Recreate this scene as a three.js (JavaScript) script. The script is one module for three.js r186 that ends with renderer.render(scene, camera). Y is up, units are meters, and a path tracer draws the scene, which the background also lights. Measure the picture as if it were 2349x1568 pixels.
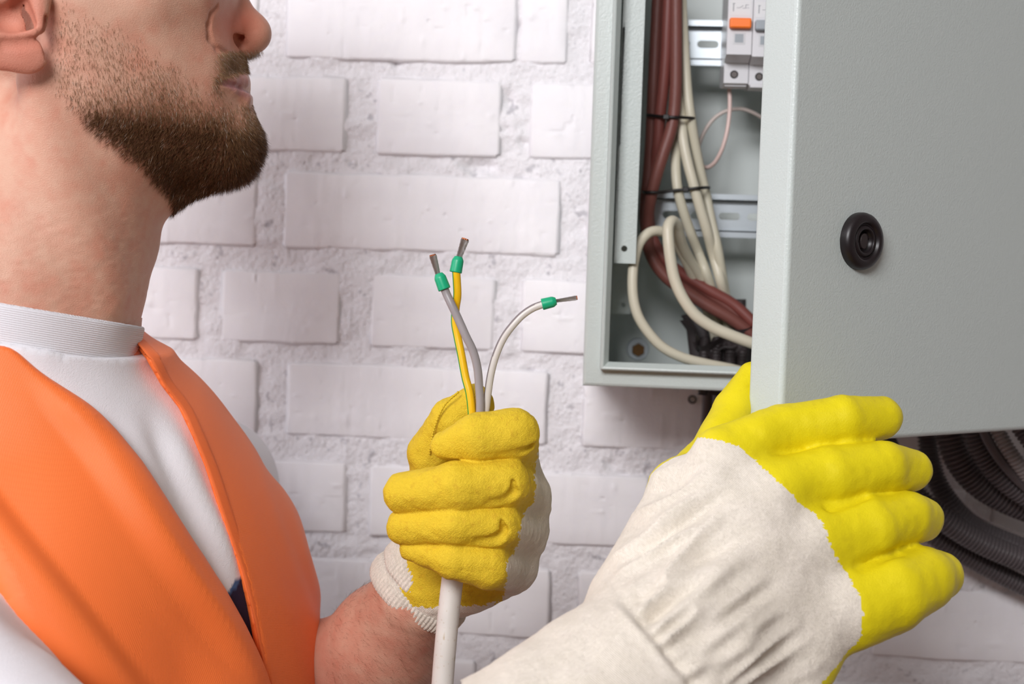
import * as THREE from 'three';
import { RoundedBoxGeometry } from 'three/addons/geometries/RoundedBoxGeometry.js';
import { mergeGeometries } from 'three/addons/utils/BufferGeometryUtils.js';
import { RectAreaLightUniformsLib } from 'three/addons/lights/RectAreaLightUniformsLib.js';

// ---------------------------------------------------------------- camera, lights, exposure
RectAreaLightUniformsLib.init();
const scene = new THREE.Scene();
scene.background = new THREE.Color(0x0b0b0c);
const renderer = new THREE.WebGLRenderer({ antialias: true });
renderer.toneMapping = THREE.LinearToneMapping;
renderer.toneMappingExposure = 1.0;
renderer.shadowMap.enabled = true;
const FOCAL = 3262, WIDTH = 2349, HEIGHT = 1568;             // focal length in pixels of the frame
const camera = new THREE.PerspectiveCamera(2 * Math.atan(HEIGHT / 2 / FOCAL) * 180 / Math.PI, WIDTH / HEIGHT, 0.05, 20);
camera.position.set(0.1, 1.47, 1.17);
camera.rotation.order = 'YXZ';
camera.rotation.set(-2.7 * Math.PI / 180, 4.4 * Math.PI / 180, 1.9 * Math.PI / 180);
camera.focus = 0.82;
camera.userData.fStop = 8;
scene.add(camera);
camera.updateMatrixWorld(true);

const lamps = [
  // [centre, aim, width, height, colour, radiance]
  { at: [-0.46, 2.36, 2.35], aim: [0.1, 1.45, 0.2], w: 1.0, h: 0.55, color: 0xfaf9fc, power: 25.5, name: 'unseen_softbox', label: 'wide white softbox lamp hanging above and left of the camera' },
  { at: [-1.45, 1.75, 0.95], aim: [0.0, 1.45, 0.3], w: 0.9, h: 1.3, color: 0xf2f4ff, power: 1.9, name: 'unseen_softbox', label: 'added fill lamp, a tall white softbox out of view left of the worker' },  // added fill, out of view: brightens the surfaces that face left
];

// ---------------------------------------------------------------- helpers
const V3 = (x, y, z) => new THREE.Vector3(x, y, z);
const CM = camera.matrixWorld.clone(), CMI = CM.clone().invert();
const clamp = (x, a = 0, b = 1) => Math.min(b, Math.max(a, x));
const mix = (a, b, t) => a + (b - a) * t;
const sstep = (a, b, x) => { const t = clamp((x - a) / (b - a)); return t * t * (3 - 2 * t); };
// camera axes: x right, y up, z towards the camera
const C = (px, py, d) => [(px - WIDTH / 2) * d / FOCAL, (HEIGHT / 2 - py) * d / FOCAL, -d];
const toPx = (p) => [WIDTH / 2 + p[0] * FOCAL / -p[2], HEIGHT / 2 - p[1] * FOCAL / -p[2]];
const P = (px, py, d) => V3(...C(px, py, d)).applyMatrix4(CM);
// the point where a sight line meets the plane z = const of the room
function onZ(px, py, z) {
  const a = camera.position, b = P(px, py, 1), t = (z - a.z) / (b.z - a.z);
  return V3(mix(a.x, b.x, t), mix(a.y, b.y, t), z);
}
let seed = 7;
const rnd = () => { seed = (seed * 1664525 + 1013904223) >>> 0; return seed / 4294967296; };
const rr = (a, b) => a + (b - a) * rnd();
const gauss = () => (rnd() + rnd() + rnd() - 1.5) * 1.1;
function hash3(x, y, z) {
  let h = Math.imul(x, 374761393) ^ Math.imul(y, 668265263) ^ Math.imul(z, 1274126177);
  h = Math.imul(h ^ (h >>> 13), 1274126177); h ^= h >>> 16;
  return (h >>> 0) / 4294967296;
}
function noise3(x, y, z) {                                     // smooth value noise, -1..1
  const xi = Math.floor(x), yi = Math.floor(y), zi = Math.floor(z);
  let fx = x - xi, fy = y - yi, fz = z - zi;
  fx = fx * fx * (3 - 2 * fx); fy = fy * fy * (3 - 2 * fy); fz = fz * fz * (3 - 2 * fz);
  const h = (a, b, c) => hash3(xi + a, yi + b, zi + c);
  const x00 = mix(h(0, 0, 0), h(1, 0, 0), fx), x10 = mix(h(0, 1, 0), h(1, 1, 0), fx), x01 = mix(h(0, 0, 1), h(1, 0, 1), fx), x11 = mix(h(0, 1, 1), h(1, 1, 1), fx);
  return mix(mix(x00, x10, fy), mix(x01, x11, fy), fz) * 2 - 1;
}
const fbm = (x, y, z, n = 3) => { let a = 0.5, s = 0; for (let i = 0; i < n; i++) { s += a * noise3(x, y, z); x = x * 2.03 + 17; y = y * 2.03 + 5; z = z * 2.03 + 9; a *= 0.5; } return s; };
// tileable 2-D noise with period n cells
function tnoise(u, v, n, s = 0) {
  const x = u * n, y = v * n, xi = Math.floor(x), yi = Math.floor(y);
  let fx = x - xi, fy = y - yi; fx = fx * fx * (3 - 2 * fx); fy = fy * fy * (3 - 2 * fy);
  const w = (a) => ((a % n) + n) % n, h = (a, b) => hash3(w(xi + a), w(yi + b), 91 + s);
  return mix(mix(h(0, 0), h(1, 0), fx), mix(h(0, 1), h(1, 1), fx), fy) * 2 - 1;
}
function tex(n, metres, fn, srgb = false) {                    // fn(u, v) -> grey or [r, g, b], 0..1
  const a = new Uint8Array(n * n * 4);
  for (let j = 0; j < n; j++) for (let i = 0; i < n; i++) {
    const c = fn(i / n, j / n), k = (j * n + i) * 4, q = typeof c === 'number' ? [c, c, c] : c;
    for (let m = 0; m < 3; m++) a[k + m] = clamp(q[m]) * 255; a[k + 3] = 255;
  }
  const t = new THREE.DataTexture(a, n, n);
  t.wrapS = t.wrapT = THREE.RepeatWrapping; t.magFilter = THREE.LinearFilter; t.minFilter = THREE.LinearMipmapLinearFilter; t.generateMipmaps = true;
  t.repeat.set(1 / metres, 1 / metres);
  if (srgb) t.colorSpace = THREE.SRGBColorSpace;
  t.needsUpdate = true;
  return t;
}
const names = new Map();
function numbered(name) { const n = names.get(name) || 0; names.set(name, n + 1); return n ? name + '_' + String(n).padStart(3, '0') : name; }
function shade(o) { o.castShadow = true; o.receiveShadow = true; return o; }
function tag(o, label, category, group, kind) {
  o.userData.label = label; if (category) o.userData.category = category;
  if (group) o.userData.group = group; if (kind) o.userData.kind = kind;
  return o;
}
function thing(name, label, category, at, group) {             // a group at the thing's base
  const o = new THREE.Group(); o.name = numbered(name); o.position.copy(at || V3(0, 0, 0)); scene.add(o);
  return tag(o, label, category, group);
}
function part(name, geo, mat, parent, label) {                 // geo in room coordinates
  const m = shade(new THREE.Mesh(geo, mat)); m.name = numbered(name);
  parent.updateMatrixWorld(true);
  geo.applyMatrix4(parent.matrixWorld.clone().invert());
  parent.add(m); if (label) m.userData.label = label;
  return m;
}
function struct(name, geo, mat) { const m = shade(new THREE.Mesh(geo, mat)); m.name = numbered(name); m.userData.kind = 'structure'; scene.add(m); return m; }
function box(x0, x1, y0, y1, z0, z1, r = 0) {
  const w = x1 - x0, h = y1 - y0, d = z1 - z0;
  const g = r > 0 ? new RoundedBoxGeometry(w, h, d, 2, r) : new THREE.BoxGeometry(w, h, d);
  return g.translate((x0 + x1) / 2, (y0 + y1) / 2, (z0 + z1) / 2);
}
function metreUV(g) {                                          // box-mapped uv in metres on a geometry (splits corners)
  if (g.index) g = g.toNonIndexed();
  const p = g.attributes.position, n = g.attributes.normal, uv = new Float32Array(p.count * 2);
  for (let t = 0; t < p.count; t += 3) {
    let nx = 0, ny = 0, nz = 0;
    for (let k = 0; k < 3; k++) { nx += n.getX(t + k); ny += n.getY(t + k); nz += n.getZ(t + k); }
    nx = Math.abs(nx); ny = Math.abs(ny); nz = Math.abs(nz);
    for (let k = 0; k < 3; k++) {
      const i = t + k, x = p.getX(i), y = p.getY(i), z = p.getZ(i);
      const [u, v] = nz >= nx && nz >= ny ? [x, y] : nx >= ny ? [z, y] : [x, z];
      uv[i * 2] = u; uv[i * 2 + 1] = v;
    }
  }
  g.setAttribute('uv', new THREE.BufferAttribute(uv, 2));
  return g;
}
const merge = (a) => mergeGeometries(a.map((g) => { g = g.index ? g.toNonIndexed() : g; for (const k of Object.keys(g.attributes)) if (!['position', 'normal', 'uv'].includes(k)) g.deleteAttribute(k); return g; }));
// a tube along points; radius may be a function of (t 0..1, length so far)
function tube(pts, radius, seg = 60, sides = 12, caps = true) {
  const curve = new THREE.CatmullRomCurve3(pts, false, 'centripetal'), len = curve.getLength();
  const fr = curve.computeFrenetFrames(seg, false), pos = [], uv = [], idx = [];
  for (let i = 0; i <= seg; i++) {
    const t = i / seg, c = curve.getPointAt(t), r = typeof radius === 'function' ? radius(t, t * len) : radius;
    for (let j = 0; j <= sides; j++) {
      const a = j / sides * Math.PI * 2, n = fr.normals[i].clone().multiplyScalar(Math.cos(a)).addScaledVector(fr.binormals[i], Math.sin(a));
      pos.push(c.x + n.x * r, c.y + n.y * r, c.z + n.z * r); uv.push(j / sides * 2 * Math.PI * (typeof radius === 'function' ? radius(0.5, len / 2) : radius), t * len);
    }
  }
  const w = sides + 1;
  for (let i = 0; i < seg; i++) for (let j = 0; j < sides; j++) { const a = i * w + j; idx.push(a, a + 1, a + w, a + 1, a + w + 1, a + w); }
  if (caps) for (const e of [0, seg]) {
    const c = curve.getPointAt(e / seg), k = pos.length / 3; pos.push(c.x, c.y, c.z); uv.push(0, 0);
    for (let j = 0; j < sides; j++) e ? idx.push(k, e * w + j, e * w + j + 1) : idx.push(k, j + 1, j);
  }
  const g = new THREE.BufferGeometry();
  g.setAttribute('position', new THREE.Float32BufferAttribute(pos, 3)); g.setAttribute('uv', new THREE.Float32BufferAttribute(uv, 2)); g.setIndex(idx);
  g.computeVertexNormals();
  const nn = g.attributes.normal;                              // close the seam
  for (let i = 0; i <= seg; i++) {
    const a = i * w, b = a + sides, x = nn.getX(a) + nn.getX(b), y = nn.getY(a) + nn.getY(b), z = nn.getZ(a) + nn.getZ(b), l = Math.hypot(x, y, z) || 1;
    nn.setXYZ(a, x / l, y / l, z / l); nn.setXYZ(b, x / l, y / l, z / l);
  }
  return g;
}
// ---- signed distance shapes (arrays [x, y, z])
const sub3 = (a, b) => [a[0] - b[0], a[1] - b[1], a[2] - b[2]];
const smin = (a, b, k) => { const h = Math.max(k - Math.abs(a - b), 0) / k; return Math.min(a, b) - h * h * k * 0.25; };
const smax = (a, b, k) => -smin(-a, -b, k);
function cone(a, b, ra, rb) {                                  // capsule whose radius goes from ra to rb
  const bx = b[0] - a[0], by = b[1] - a[1], bz = b[2] - a[2], l2 = bx * bx + by * by + bz * bz || 1e-9;
  return (x, y, z) => {
    const px = x - a[0], py = y - a[1], pz = z - a[2], t = clamp((px * bx + py * by + pz * bz) / l2);
    return Math.hypot(px - bx * t, py - by * t, pz - bz * t) - ra - (rb - ra) * t;
  };
}
function ell(c, r, ax) {                                       // ellipsoid; ax: three unit axes
  const [r0, r1, r2] = r, m = Math.min(r0, r1, r2);
  return (x, y, z) => {
    let px = x - c[0], py = y - c[1], pz = z - c[2];
    if (ax) { const qx = px * ax[0][0] + py * ax[0][1] + pz * ax[0][2], qy = px * ax[1][0] + py * ax[1][1] + pz * ax[1][2], qz = px * ax[2][0] + py * ax[2][1] + pz * ax[2][2]; px = qx; py = qy; pz = qz; }
    const k0 = Math.hypot(px / r0, py / r1, pz / r2), k1 = Math.hypot(px / (r0 * r0), py / (r1 * r1), pz / (r2 * r2));
    return k1 < 1e-6 ? -m : k0 * (k0 - 1) / k1;
  };
}
function blend(list) {                                         // list of [shape, k]
  return (x, y, z) => { let d = list[0][0](x, y, z); for (let i = 1; i < list.length; i++) d = smin(d, list[i][0](x, y, z), list[i][1]); return d; };
}
// naive surface nets over a box, evaluated only near the surface
function nets(f, lo, hi, h) {
  const n = [0, 1, 2].map((k) => Math.ceil((hi[k] - lo[k]) / h / 8) * 8 + 1), [nx, ny, nz] = n, g = new Float32Array(nx * ny * nz), done = new Uint8Array(nx * ny * nz);
  const reach = h * 8 * 0.87 * 1.35;
  for (let bz = 0; bz < nz - 1; bz += 8) for (let by = 0; by < ny - 1; by += 8) for (let bx = 0; bx < nx - 1; bx += 8) {
    const d = f(lo[0] + (bx + 4) * h, lo[1] + (by + 4) * h, lo[2] + (bz + 4) * h), near = Math.abs(d) < reach;
    for (let z = bz; z <= bz + 8; z++) for (let y = by; y <= by + 8; y++) for (let x = bx; x <= bx + 8; x++) {
      const i = x + nx * (y + ny * z);
      if (near) { if (!done[i]) { g[i] = f(lo[0] + x * h, lo[1] + y * h, lo[2] + z * h); done[i] = 1; } } else if (!done[i]) g[i] = d;
    }
  }
  const at = new Int32Array(nx * ny * nz).fill(-1), pos = [], idx = [], sx = 1, sy = nx, sz = nx * ny;
  const off = [0, sx, sy, sx + sy, sz, sx + sz, sy + sz, sx + sy + sz];
  const edges = [[0, 1], [2, 3], [4, 5], [6, 7], [0, 2], [1, 3], [4, 6], [5, 7], [0, 4], [1, 5], [2, 6], [3, 7]];
  for (let z = 0; z < nz - 1; z++) for (let y = 0; y < ny - 1; y++) for (let x = 0; x < nx - 1; x++) {
    const i = x + sy * y + sz * z; let m = 0;
    for (let k = 0; k < 8; k++) if (g[i + off[k]] < 0) m |= 1 << k;
    if (m === 0 || m === 255) continue;
    let c = 0, ax = 0, ay = 0, az = 0;
    for (const [a, b] of edges) {
      if (((m >> a) & 1) === ((m >> b) & 1)) continue;
      const va = g[i + off[a]], vb = g[i + off[b]], t = va / (va - vb); c++;
      ax += mix(a & 1, b & 1, t); ay += mix((a >> 1) & 1, (b >> 1) & 1, t); az += mix(a >> 2, b >> 2, t);
    }
    at[i] = pos.length / 3;
    pos.push(lo[0] + (x + ax / c) * h, lo[1] + (y + ay / c) * h, lo[2] + (z + az / c) * h);
  }
  const quad = (a, b, c, d, flip) => { if (a < 0 || b < 0 || c < 0 || d < 0) return; flip ? idx.push(a, c, b, b, c, d) : idx.push(a, b, c, b, d, c); };
  for (let z = 1; z < nz - 1; z++) for (let y = 1; y < ny - 1; y++) for (let x = 1; x < nx - 1; x++) {
    const i = x + sy * y + sz * z, s = g[i] < 0;
    if (s !== (g[i + sx] < 0)) quad(at[i - sy - sz], at[i - sz], at[i - sy], at[i], !s);
    if (s !== (g[i + sy] < 0)) quad(at[i - sx - sz], at[i - sz], at[i - sx], at[i], s);
    if (s !== (g[i + sz] < 0)) quad(at[i - sx - sy], at[i - sy], at[i - sx], at[i], !s);
  }
  const e = h * 0.4;                                           // settle the vertices on the surface
  for (let i = 0; i < pos.length; i += 3) for (let it = 0; it < 2; it++) {
    const x = pos[i], y = pos[i + 1], z = pos[i + 2], d = f(x, y, z);
    const gx = f(x + e, y, z) - d, gy = f(x, y + e, z) - d, gz = f(x, y, z + e) - d, l = Math.hypot(gx, gy, gz) || 1, s = clamp(d, -h, h) / l * 0.8;
    pos[i] -= gx * s; pos[i + 1] -= gy * s; pos[i + 2] -= gz * s;
  }
  return { pos, idx };
}
// mesh of a field in camera axes -> room geometry with smooth normals, box-mapped metre uv and vertex colours
function skinOf({ pos, idx }, { move, color, frame } = {}) {
  let g = new THREE.BufferGeometry();
  g.setAttribute('position', new THREE.Float32BufferAttribute(pos, 3)); g.setIndex(idx); g.computeVertexNormals();
  let p = g.attributes.position, nn = g.attributes.normal;
  if (move) {
    for (let i = 0; i < p.count; i++) {
      const q = [p.getX(i), p.getY(i), p.getZ(i)], n = [nn.getX(i), nn.getY(i), nn.getZ(i)], m = move(q, n);
      p.setXYZ(i, q[0] + n[0] * m, q[1] + n[1] * m, q[2] + n[2] * m);
    }
    g.computeVertexNormals(); nn = g.attributes.normal;
  }
  let col = null;
  if (color) { col = new Float32Array(p.count * 3); for (let i = 0; i < p.count; i++) { const c = color([p.getX(i), p.getY(i), p.getZ(i)], [nn.getX(i), nn.getY(i), nn.getZ(i)]); col[i * 3] = c[0]; col[i * 3 + 1] = c[1]; col[i * 3 + 2] = c[2]; } }
  const F = frame || [[1, 0, 0], [0, 1, 0], [0, 0, 1]], dot = (a, x, y, z) => a[0] * x + a[1] * y + a[2] * z;
  const P2 = [], N2 = [], U2 = [], C2 = [], I2 = new Uint32Array(idx.length), seen = [new Int32Array(p.count).fill(-1), new Int32Array(p.count).fill(-1), new Int32Array(p.count).fill(-1)];
  for (let t = 0; t < idx.length; t += 3) {
    let s = [0, 0, 0];
    for (let k = 0; k < 3; k++) { const i = idx[t + k]; for (let m = 0; m < 3; m++) s[m] += dot(F[m], nn.getX(i), nn.getY(i), nn.getZ(i)); }
    s = s.map(Math.abs); s[2] *= 1.3;
    const a = s[2] >= s[0] && s[2] >= s[1] ? 2 : s[0] >= s[1] ? 0 : 1;
    for (let k = 0; k < 3; k++) {
      const i = idx[t + k];
      if (seen[a][i] < 0) {
        seen[a][i] = P2.length / 3;
        const x = p.getX(i), y = p.getY(i), z = p.getZ(i), l = [dot(F[0], x, y, z), dot(F[1], x, y, z), dot(F[2], x, y, z)];
        P2.push(x, y, z); N2.push(nn.getX(i), nn.getY(i), nn.getZ(i));
        U2.push(...(a === 2 ? [l[0], l[1]] : a === 0 ? [l[2], l[1]] : [l[0], l[2]]));
        if (col) C2.push(col[i * 3], col[i * 3 + 1], col[i * 3 + 2]);
      }
      I2[t + k] = seen[a][i];
    }
  }
  g = new THREE.BufferGeometry();
  g.setAttribute('position', new THREE.Float32BufferAttribute(P2, 3)); g.setAttribute('normal', new THREE.Float32BufferAttribute(N2, 3)); g.setAttribute('uv', new THREE.Float32BufferAttribute(U2, 2));
  if (col) g.setAttribute('color', new THREE.Float32BufferAttribute(C2, 3));
  g.setIndex(new THREE.BufferAttribute(I2, 1));
  return g.applyMatrix4(CM);
}
const lin = (hex) => { const c = new THREE.Color(hex); return [c.r, c.g, c.b]; };
const mix3 = (a, b, t) => [mix(a[0], b[0], t), mix(a[1], b[1], t), mix(a[2], b[2], t)];
// x of a traced line at height y (points sorted by y)
function traced(pts) { return (y) => { if (y <= pts[0][1]) { const a = pts[0], b = pts[1]; return a[0] + (b[0] - a[0]) * (y - a[1]) / (b[1] - a[1]); } for (let i = 1; i < pts.length; i++) if (y <= pts[i][1] || i === pts.length - 1) { const a = pts[i - 1], b = pts[i]; return a[0] + (b[0] - a[0]) * (y - a[1]) / (b[1] - a[1]); } }; }
const std = (o) => new THREE.MeshPhysicalMaterial(o);

// ---------------------------------------------------------------- lamps
for (const L of lamps) {
  const g = thing(L.name, L.label, 'lamp', V3(L.at[0], L.at[1], L.at[2]), undefined);
  g.lookAt(V3(...L.aim));                                      // +z of a group looks at the target
  g.updateMatrixWorld(true);
  const face = new THREE.PlaneGeometry(L.w, L.h), glow = std({ color: 0xffffff, emissive: new THREE.Color(L.color), emissiveIntensity: 1.0, roughness: 1 });
  const diffuser = shade(new THREE.Mesh(face.clone().translate(0, 0, -0.01), glow)); diffuser.name = numbered('diffuser'); g.add(diffuser);
  const hood = shade(new THREE.Mesh(new THREE.CylinderGeometry(0.5 * Math.SQRT2, 0.14, 0.3, 4, 1, false).rotateY(Math.PI / 4).scale(L.w, 1, L.h).rotateX(Math.PI / 2).translate(0, 0, -0.17), std({ color: 0x18181a, roughness: 0.8 }))); hood.name = numbered('hood'); g.add(hood);
  const light = new THREE.RectAreaLight(new THREE.Color(L.color), L.power, L.w, L.h);
  light.position.set(0, 0, 0.005); light.rotation.y = Math.PI; g.add(light);
}

// ---------------------------------------------------------------- the room
const wallPaint = std({ color: 0xb8b0ac, roughness: 0.9 });
struct('floor', metreUV(box(-2.2, 2.2, -0.1, 0, -0.02, 3.4)), std({ color: 0x84665a, roughness: 0.8 }));
struct('ceiling', metreUV(box(-2.2, 2.2, 2.8, 2.9, -0.3, 3.4)), std({ color: 0xccc7c4, roughness: 0.95 }));
struct('wall_left', metreUV(box(-2.3, -2.2, -0.1, 2.9, -0.3, 3.4)), wallPaint);
struct('wall_right', metreUV(box(2.2, 2.3, -0.1, 2.9, -0.3, 3.4)), wallPaint);
struct('wall_front', metreUV(box(-2.3, 2.3, -0.1, 2.9, 3.4, 3.5)), wallPaint);

const paintBump = tex(512, 0.26, (u, v) => {
  const drip = tnoise(u, v * 0.18 + 0.3, 46, 3) * 0.16 + tnoise(u, v * 0.25, 22, 4) * 0.14;
  const blob = Math.pow(Math.max(0, tnoise(u, v, 30, 5)), 6) * 0.9 - Math.pow(Math.max(0, tnoise(u, v, 41, 8)), 8) * 0.9;
  return 0.5 + drip * 0.6 + blob * 0.5 + tnoise(u, v, 12, 6) * 0.12 + tnoise(u, v, 128, 7) * 0.035;
});
const paintTint = tex(256, 0.31, (u, v) => { const n = tnoise(u, v, 9, 1) * 0.5 + tnoise(u, v, 31, 2) * 0.3; return [0.94 + n * 0.018, 0.932 + n * 0.018, 0.938 + n * 0.014]; }, true);
const brickMat = std({ color: 0xffffff, map: paintTint, roughness: 0.5, bumpMap: paintBump, bumpScale: 0.0016, specularIntensity: 0.5 });
const mortarMat = std({
  color: 0xffffff, roughness: 0.8,
  map: tex(512, 0.23, (u, v) => { const s = tnoise(u, v, 26, 11) * 0.5 + tnoise(u, v, 60, 12) * 0.35 + tnoise(u, v, 140, 13) * 0.2, p = sstep(0.42, 0.7, s) * 0.17; return [0.92 - p + s * 0.02, 0.912 - p + s * 0.02, 0.92 - p * 0.96 + s * 0.02]; }, true),
  bumpMap: tex(512, 0.11, (u, v) => 0.5 + 0.3 * tnoise(u, v, 40, 14) + 0.2 * tnoise(u, v, 110, 15)), bumpScale: 0.0012,
});
const wall = new THREE.Group(); wall.name = 'wall_back'; wall.userData.kind = 'structure'; scene.add(wall);
part('wall_core', metreUV(box(-2.3, 2.3, -0.1, 2.9, -0.28, -0.03)), wallPaint, wall);
// traced bricks: [left, top, right, bottom] in photograph pixels, row by row from above
const rows = [
  [[655, -52, 1188, 145], [1193, -42, 1301, 148], [352, -64, 592, 133]],
  [[495, 172, 795, 349], [862, 180, 1151, 362], [1214, 184, 1508, 374]],
  [[20, 372, 592, 557], [648, 398, 1286, 593], [1345, 404, 1985, 614]],
  [[152, 604, 454, 783], [505, 617, 781, 791], [848, 629, 1136, 799], [1195, 639, 1484, 822]],
  [[-40, 800, 590, 1003], [656, 830, 1258, 1021], [1335, 850, 1945, 1046]],
  [[130, 1040, 430, 1205], [497, 1050, 795, 1227], [844, 1064, 1150, 1243], [1216, 1076, 1488, 1258], [1560, 1090, 1850, 1278]],
  [[-10, 1250, 622, 1440], [690, 1276, 1262, 1471], [1322, 1303, 1935, 1504], [2000, 1345, 2650, 1528]],
  [[470, 1490, 740, 1680], [805, 1500, 1090, 1700], [1133, 1521, 1420, 1715], [1480, 1530, 1790, 1730], [1850, 1555, 2150, 1750]],
];
const spans = rows.map((row) => {                              // a row's height from its traced bricks, then the row goes on at both ends
  let hi = 0, lo = 0; const xs = [];
  for (const [l, t, r, b] of row) { const a = onZ(l, t, 0), c = onZ(r, b, 0), m1 = onZ(r, t, 0), m2 = onZ(l, b, 0); hi += a.y / row.length; lo += c.y / row.length; xs.push([(a.x + m2.x) / 2, (c.x + m1.x) / 2, a.y, c.y]); }
  xs.sort((a, b) => a[0] - b[0]);
  return { hi, lo, xs };
});
const pitch = (spans[0].hi - spans[7].hi) / 7;
for (let k = 0; k < 8; k++) { const want = spans[0].hi - k * pitch; spans[k].hi = mix(spans[k].hi, want, 0.2); }
for (let k = 1; k <= 4; k++) spans.unshift({ hi: spans[0].hi + pitch, lo: spans[0].lo + pitch, xs: [[-0.3 + 0.13 * (k % 2), -0.07 + 0.13 * (k % 2)]] });
for (let k = 1; k <= 4; k++) { const e = spans[spans.length - 1]; spans.push({ hi: e.hi - pitch, lo: e.lo - pitch, xs: [[-0.3 + 0.13 * (k % 2), -0.07 + 0.13 * (k % 2)]] }); }
const brickList = [];
spans.forEach((s, k) => {
  const header = k % 2 === 1, w = header ? 0.108 : 0.226, j = 0.02; let xs = s.xs.slice();
  while (xs[0][0] > -0.95) xs.unshift([xs[0][0] - j - w, xs[0][0] - j]);
  while (xs[xs.length - 1][1] < 1.0) { const e = xs[xs.length - 1][1]; xs.push([e + j, e + j + w]); }
  for (const [a, b] of xs) brickList.push([a, b, s.lo, s.hi]);
});
function brickGeometry(x0, x1, y0, y1, k) {
  const nx = Math.max(8, Math.round((x1 - x0) / 0.013)), ny = 7, pos = [], uv = [], idx = [], R = 0.0045;
  const edge = (t, n) => { const u = t / n; return u; };
  for (let j = 0; j <= ny + 2; j++) for (let i = 0; i <= nx + 2; i++) {
    const u = clamp((i - 1) / nx), v = clamp((j - 1) / ny), skirt = i === 0 || j === 0 || i === nx + 2 || j === ny + 2;
    let x = mix(x0, x1, edge(u, 1)), y = mix(y0, y1, v);
    const ex = noise3(x * 40, y * 25, k) * 0.0012 + noise3(x * 130, y * 90, k) * 0.0006, ey = noise3(x * 30, y * 40, k + 9) * 0.0014 + noise3(x * 120, y * 90, k + 5) * 0.0007;
    const rim = u < 1e-6 || u > 1 - 1e-6 || v < 1e-6 || v > 1 - 1e-6;
    const corner = (u < 1e-6 || u > 1 - 1e-6) && (v < 1e-6 || v > 1 - 1e-6);
    if (corner) { const c = 0.0018 + 0.0018 * hash3(k, i, j); x += u < 0.5 ? c : -c; y += v < 0.5 ? c : -c; }
    x += ex; y += ey;
    let z = noise3(x * 14, y * 14, k * 3) * 0.0007 + noise3(x * 50, y * 16, k) * 0.00025;
    if (rim) z -= R * 0.55;
    if (skirt) { z = -0.03; }
    pos.push(x, y, z); uv.push(x + k * 0.37, y + k * 0.11 + (skirt ? 0.01 : 0));
  }
  // pull the first inner ring close to the rim so that the edge is a tight rounded arris
  const W = nx + 3;
  for (let j = 1; j <= ny + 1; j++) for (let i = 1; i <= nx + 1; i++) {
    const a = (j * W + i) * 3;
    if (i === 2) pos[a] = mix(pos[a], x0, 0.72); if (i === nx) pos[a] = mix(pos[a], x1, 0.72);
    if (j === 2) pos[a + 1] = mix(pos[a + 1], y0, 0.72); if (j === ny) pos[a + 1] = mix(pos[a + 1], y1, 0.72);
  }
  for (let j = 0; j < ny + 2; j++) for (let i = 0; i < nx + 2; i++) { const a = j * W + i; idx.push(a, a + 1, a + W, a + 1, a + W + 1, a + W); }
  const g = new THREE.BufferGeometry();
  g.setAttribute('position', new THREE.Float32BufferAttribute(pos, 3)); g.setAttribute('uv', new THREE.Float32BufferAttribute(uv, 2)); g.setIndex(idx); g.computeVertexNormals();
  return g;
}
brickList.forEach(([a, b, lo, hi], k) => part('brick', brickGeometry(a, b, lo, hi, k), brickMat, wall));
{ // the mortar: one rough recessed bed with pits, smeared up to the bricks
  const X0 = -1.0, X1 = 1.05, Y0 = 0.95, Y1 = 1.95, fx0 = onZ(0, 784, 0).x - 0.02, fx1 = onZ(2349, 784, 0).x + 0.02, h = 0.0028;
  const sheet = (x0, x1, y0, y1, h) => {
    const nx = Math.round((x1 - x0) / h), ny = Math.round((y1 - y0) / h), pos = [], uv = [], idx = [];
    for (let j = 0; j <= ny; j++) for (let i = 0; i <= nx; i++) {
      const x = mix(x0, x1, i / nx), y = mix(y0, y1, j / ny);
      let z = -0.0032 + fbm(x * 70, y * 110, 3, 3) * 0.0021 + noise3(x * 18, y * 22, 8) * 0.0013;
      const pit = noise3(x * 75, y * 95, 40) * 0.6 + noise3(x * 30, y * 34, 44) * 0.5; z -= sstep(0.55, 0.9, pit) * 0.006;
      const smear = noise3(x * 26, y * 34, 60); z += sstep(0.25, 0.75, smear) * 0.0022;
      pos.push(x, y, Math.min(z, -0.0008)); uv.push(x, y);
    }
    for (let j = 0; j < ny; j++) for (let i = 0; i < nx; i++) { const a = j * (nx + 1) + i; idx.push(a, a + 1, a + nx + 1, a + 1, a + nx + 2, a + nx + 1); }
    const g = new THREE.BufferGeometry(); g.setAttribute('position', new THREE.Float32BufferAttribute(pos, 3)); g.setAttribute('uv', new THREE.Float32BufferAttribute(uv, 2)); g.setIndex(idx); g.computeVertexNormals(); return g;
  };
  part('mortar', mergeGeometries([sheet(X0, X1, Y0, Y1, h)]), mortarMat, wall);
}

// ---------------------------------------------------------------- the electrical cabinet
const ZR = 0.165;                                              // plane of the cabinet's front
const steelBump = tex(512, 0.05, (u, v) => 0.5 + 0.26 * tnoise(u, v, 52, 21) + 0.2 * tnoise(u, v, 90, 22) + 0.1 * tnoise(u, v, 24, 23));
const cabinetPaint = std({ color: 0xc6cfcb, roughness: 0.36, bumpMap: steelBump, bumpScale: 0.00012 });
const plateGrey = std({ color: 0xcdd4d1, roughness: 0.4, metalness: 0.05 });
const galvanised = std({ color: 0xbfc7cc, roughness: 0.32, metalness: 0.8 });
const blackPlastic = std({ color: 0x15100f, roughness: 0.42 });
const holeDark = std({ color: 0x0d0b0b, roughness: 0.9 });  // near-black stands in for the shade inside holes
const cab = thing('electrical_cabinet', 'light grey steel electrical cabinet on the brick wall with its door standing open', 'electrical cabinet', V3(0, 0, 0));
const bl = onZ(1336, 884, ZR), top = onZ(1372, 0, ZR).y + 0.16;
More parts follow.
